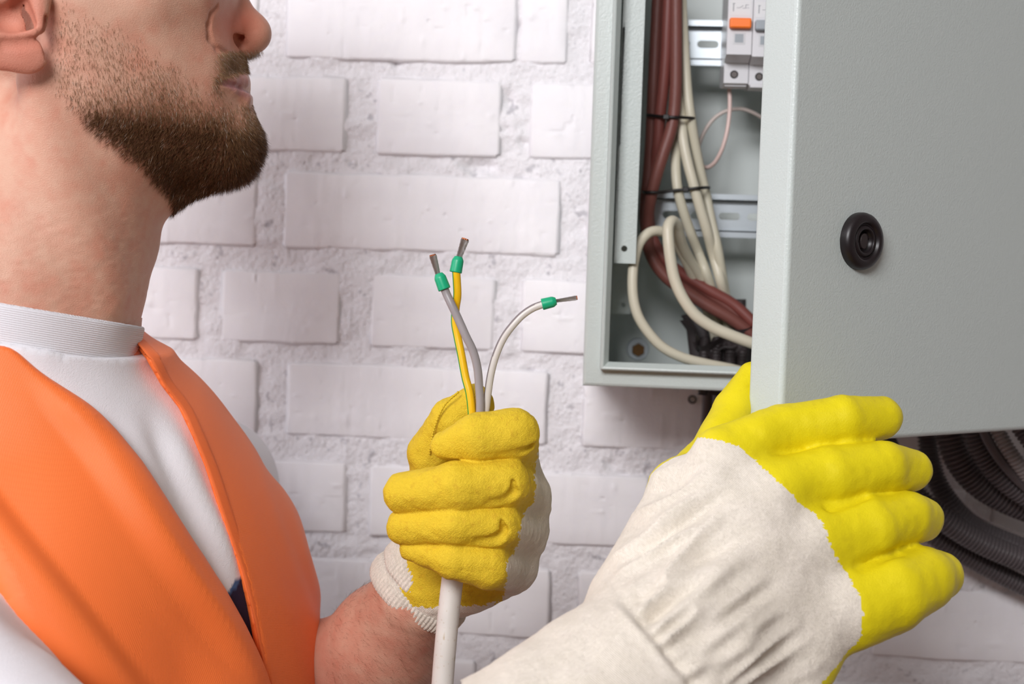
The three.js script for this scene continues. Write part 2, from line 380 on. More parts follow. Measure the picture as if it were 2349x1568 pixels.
const CX0 = bl.x, CY0 = bl.y, CX1 = CX0 + 0.312, CY1 = top, RIM = 0.0135, T = 0.0016;
cab.position.set((CX0 + CX1) / 2, CY0, 0.0); cab.updateMatrixWorld(true);
part('back_plate', metreUV(box(CX0, CX1, CY0, CY1, 0.012, 0.0145)), plateGrey, cab);
part('side_panel', metreUV(box(CX0, CX0 + 0.002, CY0, CY1, 0.012, ZR - 0.002, 0.0009)), cabinetPaint, cab);
part('side_panel', metreUV(box(CX1 - 0.002, CX1, CY0, CY1, 0.012, ZR - 0.002, 0.0009)), cabinetPaint, cab);
part('bottom_panel', metreUV(box(CX0, CX1, CY0, CY0 + 0.002, 0.012, ZR - 0.002, 0.0009)), cabinetPaint, cab);
part('top_panel', metreUV(box(CX0, CX1, CY1 - 0.002, CY1, 0.012, ZR - 0.002, 0.0009)), cabinetPaint, cab);
{ // front rim: four mitred strips with a folded flange that stands forward around the opening
  const ring = (prof) => {                                     // prof: [inset, z] points; a frame swept around the opening
    const pos = [], idx = [], cs = [[CX0, CY0, 1, 1], [CX1, CY0, -1, 1], [CX1, CY1, -1, -1], [CX0, CY1, 1, -1]];
    const geos = [];
    for (let s = 0; s < 4; s++) {
      const a = cs[s], b = cs[(s + 1) % 4], g = new THREE.BufferGeometry(), p = [];
      for (let k = 0; k < prof.length - 1; k++) {
        const q = [a, b].map((c) => [prof[k], prof[k + 1]].map(([o, z]) => [c[0] + c[2] * o, c[1] + c[3] * o, z]));
        p.push(...q[0][0], ...q[1][0], ...q[0][1], ...q[1][0], ...q[1][1], ...q[0][1]);
      }
      g.setAttribute('position', new THREE.Float32BufferAttribute(p, 3)); g.computeVertexNormals(); geos.push(metreUV(g));
    }
    return mergeGeometries(geos);
  };
  part('front_rim', ring([[0, ZR - 0.02], [0, ZR - 0.0022], [0.0007, ZR - 0.0007], [0.0022, ZR], [RIM - 0.0015, ZR], [RIM - 0.0015, ZR - 0.004]]), cabinetPaint, cab);
  part('folded_flange', ring([[RIM - 0.0012, ZR - 0.004], [RIM - 0.0012, ZR + 0.0085], [RIM - 0.0002, ZR + 0.0095], [RIM + 0.001, ZR + 0.0092], [RIM + 0.0042, ZR + 0.0040], [RIM + 0.0044, ZR + 0.003], [RIM + 0.0034, ZR + 0.003], [RIM + 0.0006, ZR + 0.0065], [RIM + 0.0004, ZR - 0.004]]), cabinetPaint, cab);
}
{ // pierced mounting strips inside the left side
  const strip = (px0, px1, pyEnd, z, holes, y1) => {
    const a = onZ(px0, pyEnd, z), b = onZ(px1, pyEnd, z), s = new THREE.Shape();
    s.moveTo(a.x, a.y); s.lineTo(b.x, a.y); s.lineTo(b.x, y1); s.lineTo(a.x, y1); s.closePath();
    for (const [hx, hy, r] of holes) { const c = onZ(hx, hy, z), h = new THREE.Path(); h.absarc(c.x, c.y, r, 0, Math.PI * 2, true); s.holes.push(h); }
    return new THREE.ExtrudeGeometry(s, { depth: 0.002, bevelEnabled: false }).translate(0, 0, z - 0.002);
  };
  const u = part('mounting_strip', metreUV(strip(1408, 1458, 603, ZR - 0.012, [[1432, 570, 0.0022]], CY1 - 0.01)), cabinetPaint, cab);
  const v = part('mounting_strip', metreUV(strip(1402, 1446, 718, 0.075, [[1430, 699, 0.0018]], CY1 - 0.01)), cabinetPaint, cab);
  part('strip_web', metreUV(box(onZ(1409, 603, ZR - 0.012).x, onZ(1409, 603, ZR - 0.012).x + 0.0016, onZ(1409, 603, ZR - 0.012).y, CY1 - 0.01, 0.075, ZR - 0.012)), cabinetPaint, cab);
}
// two top-hat rails across the back
const ZRAIL = 0.075;
function rail(pyTop, pyBot, px, name) {
  const yt = onZ(px, pyTop, ZRAIL).y, yb = onZ(px, pyBot, ZRAIL).y, h = yt - yb, ym = (yt + yb) / 2, x0 = CX0 + 0.045, x1 = CX1 - 0.02;
  const lip = 0.0045 * h / 0.035, s = new THREE.Shape(), web = ym - h / 2 + lip, webT = ym + h / 2 - lip;
  s.moveTo(x0, web); s.lineTo(x1, web); s.lineTo(x1, webT); s.lineTo(x0, webT); s.closePath();
  for (let x = x0 + 0.012; x < x1 - 0.014; x += 0.0215) { const p = new THREE.Path(), r = 0.0028; p.absarc(x, ym, r, Math.PI / 2, Math.PI * 1.5, false); p.absarc(x + 0.0105, ym, r, -Math.PI / 2, Math.PI / 2, false); p.closePath(); s.holes.push(p); }
  const g = [new THREE.ExtrudeGeometry(s, { depth: 0.001, bevelEnabled: false }).translate(0, 0, ZRAIL - 0.0075)];
  g.push(box(x0, x1, webT - 0.001, webT, ZRAIL - 0.0075, ZRAIL), box(x0, x1, web, web + 0.001, ZRAIL - 0.0075, ZRAIL));
  g.push(box(x0, x1, webT - 0.001, ym + h / 2, ZRAIL - 0.001, ZRAIL), box(x0, x1, ym - h / 2, web + 0.001, ZRAIL - 0.001, ZRAIL));
  const r = part('mounting_rail', metreUV(merge(g)), galvanised, cab, name);
  for (const x of [x0 + 0.004, x1 - 0.004]) part('standoff', metreUV(box(x - 0.004, x + 0.004, ym - 0.006, ym + 0.006, 0.0145, ZRAIL - 0.0074)), galvanised, cab);
  return { ym, h };
}
const railA = rail(46, 150, 1605, 'upper galvanised slotted rail'), railB = rail(446, 545, 1690, 'lower galvanised slotted rail');
{ // anchor bolt in the lower left corner of the back
  const c = onZ(1463, 800, 0.0145);
  const bolt = part('anchor_bolt', new THREE.CylinderGeometry(0.0085, 0.0092, 0.0022, 28).rotateX(Math.PI / 2).translate(c.x, c.y, 0.0157), galvanised, cab);
  part('bolt_head', new THREE.CylinderGeometry(0.005, 0.0056, 0.0052, 6).rotateX(Math.PI / 2).translate(c.x + 0.0004, c.y - 0.0006, 0.0192), std({ color: 0x7d5a34, roughness: 0.55, metalness: 0.6 }), bolt, 'rusty brown bolt head');
}
// ---- the door, hinged on the right and standing open
const DEG = Math.PI / 180, DA = 41.5 * DEG, dEdge = P(1832, 0, 0.79);
const DL = 0.31, DT = 0.0265;
const hinge = V3(dEdge.x + Math.cos(DA) * DL, 0, dEdge.z - Math.sin(DA) * DL);
console.log('hinge', hinge.x, hinge.z, 'cab right', CX1, 'rim', ZR, 'edge', dEdge.x, dEdge.z);
const dBot = P(1800, 1030, 0.79).y;
const door = new THREE.Group(); door.name = 'door'; door.userData.label = 'open cabinet door with a black round lock';
cab.add(door);
door.position.copy(V3(hinge.x, dBot, hinge.z)).sub(cab.position); door.rotation.y = -0 + DA; cab.updateMatrixWorld(true);
// local axes of the door: x from the free edge (-DL) to the hinge (0), z out of its front face
const dm = door.matrixWorld.clone(), DH = CY1 - dBot + 0.0;
const doorPart = (name, g, m, label) => part(name, g.applyMatrix4(dm), m, door, label);
{
  const slab = new RoundedBoxGeometry(DL, DH, DT, 5, 0.0032).translate(-DL / 2, DH / 2, -DT / 2);
  doorPart('door_leaf', metreUV(slab), cabinetPaint);
  // where the lock stands: the sight line through its middle, cut with the door's front plane
  const a = camera.position, b = P(1970, 553, 1), inv = dm.clone().invert(), la = a.clone().applyMatrix4(inv), lb = b.clone().applyMatrix4(inv), t = la.z / (la.z - lb.z), c = la.lerp(lb, t);
  const lock = new THREE.Group(); lock.name = 'lock'; door.add(lock); lock.position.set(c.x, c.y, 0); lock.updateMatrixWorld(true);
  const lm = lock.matrixWorld.clone();
  const ringProf = [[0.0168, 0], [0.0168, 0.0028], [0.0162, 0.0046], [0.0148, 0.0062], [0.0122, 0.0068], [0.0108, 0.006], [0.0104, 0.0045], [0.0094, 0.004], [0.0088, 0.0054], [0.0076, 0.0056], [0.0066, 0.0052], [0.0064, 0.0005], [0.0001, 0.0004]].map(([x, y]) => new THREE.Vector2(x, y));
  part('lock_ring', new THREE.LatheGeometry(ringProf, 64).rotateX(Math.PI / 2).applyMatrix4(lm), std({ color: 0x1b1416, roughness: 0.38 }), lock);
  const s = new THREE.Shape(); s.absellipse(0, 0, 0.0028, 0.0042, 0, Math.PI * 2);
  part('key_post', new THREE.ExtrudeGeometry(s, { depth: 0.0038, bevelEnabled: true, bevelSize: 0.0004, bevelThickness: 0.0004 }).applyMatrix4(lm), std({ color: 0x2a2222, roughness: 0.4 }), lock);
  for (const k of [-1, 1]) part('key_bit', box(-0.0012 + k * 0.0044, 0.0012 + k * 0.0044, -0.0018, 0.0018, 0.0004, 0.003, 0.0004).rotateZ(0.7).applyMatrix4(lm), std({ color: 0x2a2222, roughness: 0.4 }), lock);
  for (const y of [0.05, DH - 0.05]) doorPart('hinge', new THREE.CylinderGeometry(0.005, 0.005, 0.04, 16).translate(0.004, y, -DT / 2), galvanised);
}

// ---------------------------------------------------------------- the worker: gloves
// splits a geometry into two by a test on each triangle's middle in camera axes
function splitBy(g, test) {
  const p = g.attributes.position, out = [[], []], v = V3();
  for (let t = 0; t < g.index.count; t += 3) {
    v.set(0, 0, 0); const i = [0, 1, 2].map((k) => g.index.getX(t + k));
    for (const k of i) { v.x += p.getX(k) / 3; v.y += p.getY(k) / 3; v.z += p.getZ(k) / 3; }
    v.applyMatrix4(CMI); out[test([v.x, v.y, v.z]) ? 1 : 0].push(...i);
  }
  return out.map((list) => {
    const map = new Map(), q = new THREE.BufferGeometry(), a = {}, idx = list.map((i) => { if (!map.has(i)) map.set(i, map.size); return map.get(i); });
    for (const k of Object.keys(g.attributes)) { const s = g.attributes[k], n = s.itemSize, d = new Float32Array(map.size * n); for (const [from, to] of map) for (let m = 0; m < n; m++) d[to * n + m] = s.array[from * n + m]; q.setAttribute(k, new THREE.BufferAttribute(d, n)); }
    q.setIndex(idx); return q;
  });
}
const person = thing('person', 'bearded man in white t-shirt and orange safety vest with yellow work gloves', 'person', V3(-0.33, 0, 0.32));
const rubberBump = tex(512, 0.015, (u, v) => { const a = tnoise(u, v, 22, 31), b = tnoise(u, v, 47, 32), c = tnoise(u, v, 96, 33); return 0.5 + 0.22 * a * (1 - Math.abs(b)) + 0.22 * b + 0.14 * c; });
const rubberTint = tex(256, 0.06, (u, v) => { const n = tnoise(u, v, 20, 34) * 0.5 + tnoise(u, v, 44, 35) * 0.5, d = sstep(0.25, 0.8, n) * 0.05; return [0.90 - d * 0.7, 0.765 - d, 0.19 - d * 0.2]; }, true);
const rubber = std({ color: 0xffffff, map: rubberTint, roughness: 0.62, bumpMap: rubberBump, bumpScale: 0.0005, specularIntensity: 0.4 });
const rubberSmooth = std({ color: 0xffffff, map: tex(256, 0.08, (u, v) => { const n = tnoise(u, v, 12, 36) * 0.5 + tnoise(u, v, 34, 37) * 0.5, d = sstep(0.3, 0.9, n) * 0.03; return [0.905 - d, 0.832 - d, 0.09]; }, true), roughness: 0.5, bumpMap: rubberBump, bumpScale: 0.00016, specularIntensity: 0.5 });
const twill = (n) => (u, v) => { const s = Math.sin((u * 1.0 + v * 1.35) * Math.PI * 2 * n), w = tnoise(u, v, 64, 41) * 0.4; return 0.5 + 0.32 * s * (0.8 + w) + 0.12 * tnoise(u, v, 128, 42); };
const knitTint = tex(256, 0.12, (u, v) => { const n = tnoise(u, v, 14, 43) * 0.5 + tnoise(u, v, 120, 44) * 0.5; return [0.92 + n * 0.03, 0.885 + n * 0.03, 0.825 + n * 0.035]; }, true);
const cotton = std({ color: 0xffffff, map: knitTint, roughness: 0.95, bumpMap: tex(512, 0.04, (u, v) => twill(26)(u, v)), bumpScale: 0.0004, sheen: 0.3, sheenRoughness: 0.6, sheenColor: new THREE.Color(0xffffff) });
const cottonFine = std({ color: 0xffffff, map: knitTint, roughness: 0.95, bumpMap: tex(512, 0.05, (u, v) => twill(40)(u, v)), bumpScale: 0.0004, sheen: 0.3, sheenRoughness: 0.6, sheenColor: new THREE.Color(0xffffff) });
function chain(pts) {                                          // tapered finger through [px, py, depth, radius] joints
  const l = []; for (let i = 1; i < pts.length; i++) l.push([cone(C(...pts[i - 1].slice(0, 3)), C(...pts[i].slice(0, 3)), pts[i - 1][3], pts[i][3]), 0.0015]);
  return blend(l);
}
{ // ---- left hand: a fist closed around the cable
  const index = chain([[1180, 992, 0.779, 0.0136], [1095, 1004, 0.776, 0.0134], [1022, 1021, 0.781, 0.0080]]);
  const middle = chain([[1160, 1106, 0.776, 0.0128], [1050, 1118, 0.771, 0.0140], [928, 1130, 0.784, 0.0118]]);
  const ring = chain([[1140, 1206, 0.777, 0.0118], [1045, 1202, 0.772, 0.0122], [926, 1208, 0.787, 0.0100]]);
  const pinky = chain([[1118, 1298, 0.780, 0.0126], [1040, 1280, 0.776, 0.0112], [942, 1259, 0.787, 0.0062]]);
  const prox = (a, b) => cone(C(a[0], a[1], a[2]), C(b[0], b[1], b[2]), a[3], b[3]);
  const k1 = prox([1184, 996, 0.781, 0.0128], [1176, 1075, 0.838, 0.0145]), k2 = prox([1168, 1108, 0.780, 0.0122], [1203, 1140, 0.842, 0.0150]);
  const k3 = prox([1148, 1206, 0.782, 0.0120], [1196, 1220, 0.842, 0.0150]), k4 = prox([1122, 1300, 0.784, 0.0120], [1172, 1300, 0.842, 0.0140]);
  const palm = blend([[ell(C(1085, 1215, 0.848), [0.030, 0.046, 0.018]), 0.01], [cone(C(1176, 1075, 0.838), C(985, 1330, 0.862), 0.0145, 0.021), 0.012], [cone(C(1203, 1140, 0.842), C(985, 1335, 0.862), 0.015, 0.021), 0.012], [cone(C(1196, 1220, 0.842), C(1000, 1335, 0.862), 0.015, 0.021), 0.012], [cone(C(1172, 1300, 0.842), C(1030, 1348, 0.860), 0.0142, 0.0165), 0.012], [cone(C(1010, 1150, 0.85), C(985, 1330, 0.862), 0.017, 0.021), 0.012]]);
  const thumb = chain([[1010, 1150, 0.848, 0.0170], [988, 1040, 0.836, 0.0136], [1036, 962, 0.823, 0.0124], [1090, 926, 0.819, 0.0112]]);
  const grooves = [[[1128, 1160, 0.762], [1160, 1152, 0.7645], 0.0025], [[1160, 1152, 0.7645], [1176, 1128, 0.7665], 0.0023], [[1176, 1128, 0.7665], [1176, 1104, 0.766], 0.0009], [[1100, 1246, 0.765], [1136, 1238, 0.767], 0.0025], [[1136, 1238, 0.767], [1154, 1214, 0.769], 0.0021], [[1154, 1214, 0.769], [1150, 1196, 0.768], 0.0008], [[1150, 1052, 0.766], [1196, 1044, 0.769], 0.0024], [[1196, 1044, 0.769], [1216, 1022, 0.774], 0.0016]].map(([a, b, r]) => cone(C(...a), C(...b), r, r));
  const f = (x, y, z) => {
    let d = palm(x, y, z);
    for (const k of [k1, k2, k3, k4]) d = smin(d, k(x, y, z), 0.006);
    d = smin(d, thumb(x, y, z), 0.005);
    let e = smin(index(x, y, z), middle(x, y, z), 0.0012); e = smin(e, ring(x, y, z), 0.0012); e = smin(e, pinky(x, y, z), 0.0012);
    d = smin(d, e, 0.0025);
    for (const g of grooves) d = smax(d, -g(x, y, z), 0.0036);
    return d;
  };
  const a = C(840, 1460, 0.80), b = C(1290, 850, 0.80);
  const m = nets(f, [a[0] - 0.005, a[1], -0.905], [b[0] + 0.005, b[1], -0.742], 0.001);
  const g = skinOf(m, { move: (p, n) => { const [px, py] = toPx(p); return fbm(p[0] * 260, p[1] * 260, p[2] * 260, 2) * 0.0007 + noise3(p[0] * 90, p[1] * 120, p[2] * 90) * 0.0006; } });
  const right = traced([[1240, 1030], [1231, 1055], [1226, 1110], [1227, 1150], [1206, 1168], [1203, 1186], [1192, 1215], [1194, 1238], [1180, 1262], [1165, 1290], [1166, 1320], [1160, 1345], [1150, 1378]]);
  const left = traced([[905, 1238], [934, 1285], [951, 1330], [977, 1370], [1012, 1394]]), low = (x) => 1392 - Math.max(0, x - 1060) * 0.16;
  const white = (p) => {
    const [px, py] = toPx(p), j = noise3(p[0] * 900, p[1] * 900, 5) * 4 + noise3(p[0] * 300, p[1] * 300, 6) * 4;
    if (-p[2] > 0.868) return true;
    return (py > 1030 && px > right(py) + j) || py > low(px) + j;
  };
  const [yellow, back] = splitBy(g, white);
  const glove = new THREE.Group(); glove.name = numbered('work_glove'); glove.userData.label = 'left glove closed around the grey cable'; person.add(glove); person.updateMatrixWorld(true);
  part('rubber_coating', yellow, rubber, glove); part('cotton_back', back, cotton, glove);
  const seam = (pts, r) => tube(pts.map((q) => P(...q)), r, 24, 8);
  for (const s of [seam([[1200, 1163, 0.8285], [1225, 1164, 0.831], [1244, 1167, 0.8365]], 0.0006), seam([[1168, 1282, 0.8265], [1200, 1292, 0.829], [1222, 1299, 0.8355]], 0.0006)]) part('seam', s, cotton, glove);
  const stitched = (pts, r) => tube(pts.map((q) => P(...q)), (t) => r * (1 + 0.25 * Math.sin(t * 160)), 200, 8);
  part('seam', stitched([[1052, 898, 0.8075], [1022, 926, 0.8085], [1003, 962, 0.810], [992, 1000, 0.8130], [985, 1040, 0.8185]], 0.0006), rubber, glove);
  // knitted cuff: two ribbed rolls around the wrist
  const ax0 = P(986, 1322, 0.862), ax1 = P(925, 1402, 0.872), dir = ax1.clone().sub(ax0).normalize(), side = V3(0, 0, 1).applyMatrix4(new THREE.Matrix4().extractRotation(CM)).cross(dir).normalize(), nor = dir.clone().cross(side);
  const pos = [], uv = [], idx = [], NS = 300, prof = [[-0.014, 0.0262], [-0.008, 0.0285], [-0.003, 0.0298], [0.0015, 0.0304], [0.0035, 0.0300], [0.0048, 0.0284], [0.0062, 0.0300], [0.010, 0.0312], [0.0155, 0.0312], [0.0182, 0.0305], [0.0190, 0.0290], [0.0182, 0.0275], [0.010, 0.0270]];
  for (let i = 0; i < prof.length; i++) for (let j = 0; j <= NS; j++) {
    const t = j / NS * Math.PI * 2, rib = Math.pow(Math.abs(Math.sin(t * 37 + Math.sin(i * 0.5) * 0.4)), 0.7) * 0.0009, r = prof[i][1] + (i > 0 && i < 10 ? rib : 0) + 0.0008 * noise3(Math.cos(t) * 3, Math.sin(t) * 3, i * 0.3), s = prof[i][0];
    const q = ax0.clone().addScaledVector(dir, s).addScaledVector(side, Math.cos(t) * r * 1.02).addScaledVector(nor, Math.sin(t) * r * 0.86);
    pos.push(q.x, q.y, q.z); uv.push(t * r, s);
  }
  for (let i = 0; i < prof.length - 1; i++) for (let j = 0; j < NS; j++) { const a = i * (NS + 1) + j; idx.push(a, a + 1, a + NS + 1, a + 1, a + NS + 2, a + NS + 1); }
  const cg = new THREE.BufferGeometry(); cg.setAttribute('position', new THREE.Float32BufferAttribute(pos, 3)); cg.setAttribute('uv', new THREE.Float32BufferAttribute(uv, 2)); cg.setIndex(idx); cg.computeVertexNormals();
  part('knitted_cuff', cg, cottonFine, glove);
}
{ // ---- right hand: fingers on the door's face, thumb behind its edge
  const f1 = chain([[1660, 1040, 0.757, 0.0150], [1800, 985, 0.770, 0.0142], [1930, 964, 0.774, 0.0140], [2020, 957, 0.787, 0.0126]]);
  const f2 = chain([[1770, 1120, 0.748, 0.0155], [1900, 1092, 0.755, 0.0160], [2025, 1070, 0.766, 0.0142], [2090, 1076, 0.779, 0.0116]]);
  const f3 = chain([[1880, 1240, 0.742, 0.0185], [1990, 1210, 0.750, 0.0170], [2080, 1188, 0.762, 0.0135], [2116, 1192, 0.773, 0.0118]]);
  const f4 = chain([[1950, 1400, 0.736, 0.0205], [2040, 1362, 0.744, 0.0210], [2110, 1328, 0.755, 0.0180], [2150, 1318, 0.765, 0.0138]]);
  const thumb = chain([[1570, 1120, 0.775, 0.0170], [1632, 1040, 0.806, 0.0125], [1682, 940, 0.828, 0.0112], [1724, 862, 0.838, 0.0088]]);
  const W = [1575, 1500, 0.712];
  const hand = blend([[cone(C(1672, 1085, 0.752), C(1470, 1400, 0.722), 0.0185, 0.026), 0.01], [cone(C(1770, 1150, 0.744), C(1540, 1470, 0.712), 0.0195, 0.034), 0.012], [cone(C(1850, 1250, 0.740), C(1600, 1540, 0.712), 0.0185, 0.036), 0.012], [cone(C(1905, 1385, 0.738), C(1680, 1610, 0.716), 0.0215, 0.034), 0.012], [cone(C(1570, 1130, 0.765), C(1475, 1390, 0.735), 0.020, 0.027), 0.012]]);
  const cuff = blend([[cone(C(1560, 1500, 0.712), C(1180, 1820, 0.655), 0.0475, 0.056), 0.012]]);
  const pinch = [cone(C(1905, 1163, 0.736), C(1985, 1140, 0.746), 0.0020, 0.0020), cone(C(1975, 1300, 0.728), C(2060, 1268, 0.742), 0.0020, 0.0020)];
  const f = (x, y, z) => {
    let d = smin(hand(x, y, z), cuff(x, y, z), 0.010);
    let e = smin(f1(x, y, z), f2(x, y, z), 0.0045); e = smin(e, f3(x, y, z), 0.0025); e = smin(e, f4(x, y, z), 0.0022);
    d = smin(d, e, 0.008); d = smin(d, thumb(x, y, z), 0.008);
    for (const g of pinch) d = smax(d, -g(x, y, z), 0.004);
    return d;
  };
  const a = C(1060, 1760, 0.70), b = C(2240, 830, 0.76);
  const m = nets(f, [a[0], a[1] - 0.01, -0.855], [b[0], b[1] + 0.012, -0.60], 0.0015);
  const seamAt = traced([[1385, 1300], [1405, 1345], [1470, 1420], [1530, 1490], [1600, 1580], [1700, 1720]]);
  const g = skinOf(m, {
    move: (p, n) => {
      const [px, py] = toPx(p);
      // gathers run from the wrist seam towards the knuckles and die out there
      const ax = 0.82, ay = -0.57, s = (px - 1480) * ax + (py - 1420) * ay, t = (px - 1480) * -ay + (py - 1420) * ax;
      const q = noise3(s / 210, t / 46, 3) * 1.2 + noise3(s / 120 + 9, t / 26, 5) * 0.5, on = sstep(-30, 30, s) * (1 - sstep(150, 360, s + 40 * noise3(t / 60, 2, 2))) * sstep(-0.2, 0.5, n[2]);
      let m = on * ((1 - Math.abs(q) * 2.0) * 0.0030 - 0.0004);
      m -= 0.0022 * Math.exp(-Math.pow((px - seamAt(py)) / 16, 2)) * sstep(0.1, 0.6, n[2]);
      m += 0.0012 * Math.exp(-Math.pow((px - seamAt(py) + 34) / 16, 2)) * sstep(0.1, 0.6, n[2]);
      return m + noise3(p[0] * 60, p[1] * 60, p[2] * 60) * 0.0012 + fbm(p[0] * 240, p[1] * 240, p[2] * 240, 2) * 0.0004;
    },
  });
  const edge = traced([[1560, 1000], [1640, 1006], [1692, 1022], [1742, 1066], [1800, 1118], [1882, 1190], [1908, 1250], [1932, 1305], [1972, 1368], [1984, 1410], [1978, 1460], [1935, 1510], [1890, 1560]]);
  const white = (p) => {
    const [px, py] = toPx(p), j = noise3(p[0] * 500, p[1] * 500, 5) * 5 + noise3(p[0] * 160, p[1] * 160, 6) * 5;
    if (py < 1300 && -p[2] > 0.772 + 0.00002 * (px - 1500)) return false;
    if (px < 1640 && py < 1260 && -p[2] > 0.764) return false;
    return px < edge(py) + j;
  };
  const [yellow, back] = splitBy(g, white);
  const glove = new THREE.Group(); glove.name = numbered('work_glove'); glove.userData.label = 'right glove pulling the cabinet door by its edge'; person.add(glove); person.updateMatrixWorld(true);
  part('rubber_coating', yellow, rubberSmooth, glove); part('cotton_back', back, cottonFine, glove);
}

// ---------------------------------------------------------------- the worker: head, neck, arms
const R3 = new THREE.Matrix3().setFromMatrix4(CMI);
const camDir = (v) => { const q = v.clone().applyMatrix3(R3); return [q.x, q.y, q.z]; };
const headAt = P(300, 250, 0.845), towards = V3(camera.position.x - headAt.x, 0, camera.position.z - headAt.z).normalize().applyAxisAngle(V3(0, 1, 0), 0.07);
const HW = towards, HV = V3(0, 1, 0), HU = HV.clone().cross(HW).normalize();    // head axes: forward HU, up HV, his right HW
const hc = [...C(300, 250, 0.845)], hu = camDir(HU), hv = camDir(HV), hw = camDir(HW);
const dot3 = (a, b) => a[0] * b[0] + a[1] * b[1] + a[2] * b[2];
const toHead = (x, y, z) => { const q = [x - hc[0], y - hc[1], z - hc[2]]; return [dot3(q, hu), dot3(q, hv), dot3(q, hw)]; };
const fromHead = (u, v, w) => [0, 1, 2].map((k) => hc[k] + hu[k] * u + hv[k] * v + hw[k] * w);
function hl(px, py, w = 0) { const r = C(px, py, 1), t = (dot3(hc, hw) + w) / dot3(r, hw); const q = toHead(r[0] * t, r[1] * t, r[2] * t); return [q[0], q[1], w]; }
const hcone = (a, b, ra, rb) => cone(hl(...a), hl(...b), ra, rb);
const faceParts = [
  [ell(hl(170, -150), [0.094, 0.098, 0.074]), 0],
  [ell(hl(335, 40), [0.0500, 0.076, 0.058]), 0.020],
  [hcone([400, -20, 0.046], [330, -10, 0.056], 0.016, 0.017), 0.022],
  [hcone([215, 210, 0.047], [515, 325, 0.010], 0.0150, 0.0165), 0.020],
  [hcone([170, 20, 0.056], [215, 215, 0.047], 0.0165, 0.0150), 0.020],
  [hcone([250, 90, 0.044], [420, 170, 0.026], 0.020, 0.023), 0.025],
  [hcone([300, 190, 0.025], [480, 280, 0.006], 0.036, 0.026), 0.018],
  [ell(hl(500, 176), [0.0172, 0.0220, 0.0240]), 0.010],
  [hcone([541, 330, 0.008], [541, 330, 0], 0.0120, 0.0120), 0.010],
  [hcone([505, 348, 0], [360, 406, 0], 0.0095, 0.0140), 0.018],
  [hcone([405, 436, 0], [535, 376, 0], 0.0075, 0.0080), 0.012],
  [hcone([515, 342, 0.010], [250, 326, 0.034], 0.0090, 0.016), 0.016],
  [hcone([546, 212, 0], [520, 215, 0.016], 0.0062, 0.0050), 0.006],
];
let lips = [], mouthLine = [];
const nose = [
  [hcone([478, -90, 0], [575, 78, 0], 0.0105, 0.0092), 0],
  [ell(hl(579, 76), [0.0112, 0.0116, 0.0105]), 0.006],
  [hcone([570, 92, 0], [560, 112, 0], 0.0060, 0.0050), 0.006],
  [ell(hl(513, 80, 0.0135), [0.0095, 0.0098, 0.0066]), 0.0035],
  [hcone([540, 60, 0.006], [520, 70, 0.011], 0.0085, 0.0075), 0.005],
  [hcone([470, -60, 0.004], [500, 60, 0.004], 0.0150, 0.0110), 0.008],
];
const tilt = (deg) => { const c = Math.cos(deg * Math.PI / 180), q = Math.sin(deg * Math.PI / 180); return [[c, q, 0], [-q, c, 0], [0, 0, 1]]; };
const nostril = [ell(hl(552, 95, 0.0150), [0.0076, 0.0038, 0.0090], tilt(-20)), hcone([540, 93, 0.0130], [552, 82, 0.0080], 0.0034, 0.0024)];
let alarCrease = [], smile = [];
// ear: a shell with bowl, tragus, antitragus and lobe
const ear = [
  [ell(hl(-8, 0, 0.0740), [0.0190, 0.0310, 0.0062]), 0], [ell(hl(58, 127, 0.0758), [0.0116, 0.0098, 0.0050]), 0.004], [ell(hl(-2, 108, 0.0765), [0.0150, 0.0120, 0.0052]), 0.005],
  [hcone([-66, -90, 0.080], [-58, 30, 0.080], 0.0042, 0.0044), 0.003], [hcone([-58, 30, 0.080], [-20, 100, 0.0795], 0.0044, 0.0042), 0.003],
  [hcone([-20, 82, 0.0808], [74, 74, 0.0785], 0.0036, 0.0032), 0.002], [hcone([90, 0, 0.0745], [88, 60, 0.0755], 0.0062, 0.0046), 0.003],
];
const bowl = [ell(hl(24, 36, 0.0855), [0.0122, 0.0086, 0.0135]), hcone([44, 14, 0.0760], [66, 56, 0.0765], 0.0052, 0.0040)];
const earGap = [hcone([101, 40, 0.0765], [103, 130, 0.0760], 0.0017, 0.0017), hcone([10, 103, 0.0850], [84, 96, 0.0825], 0.0030, 0.0030)];
const neckField = (() => {
  const n = [cone(hl(150, 380), hl(70, 660), 0.0560, 0.0580), cone(hl(70, 660), hl(20, 880), 0.0585, 0.066)];
  const scm = cone(hl(95, 190, 0.052), hl(215, 700, 0.036), 0.0130, 0.0110), throat = cone(hl(300, 470, 0), hl(228, 680, 0), 0.0165, 0.0160);
  const apple = ell(hl(322, 560), [0.0065, 0.010, 0.007]);
  return (u, v, w) => { let d = smin(n[0](u, v, w), n[1](u, v, w), 0.02); d = smin(d, scm(u, v, w), 0.016); d = smin(d, throat(u, v, w), 0.02); return smin(d, apple(u, v, w), 0.012); };
})();
const earTest = hl(20, 30, 0.07);
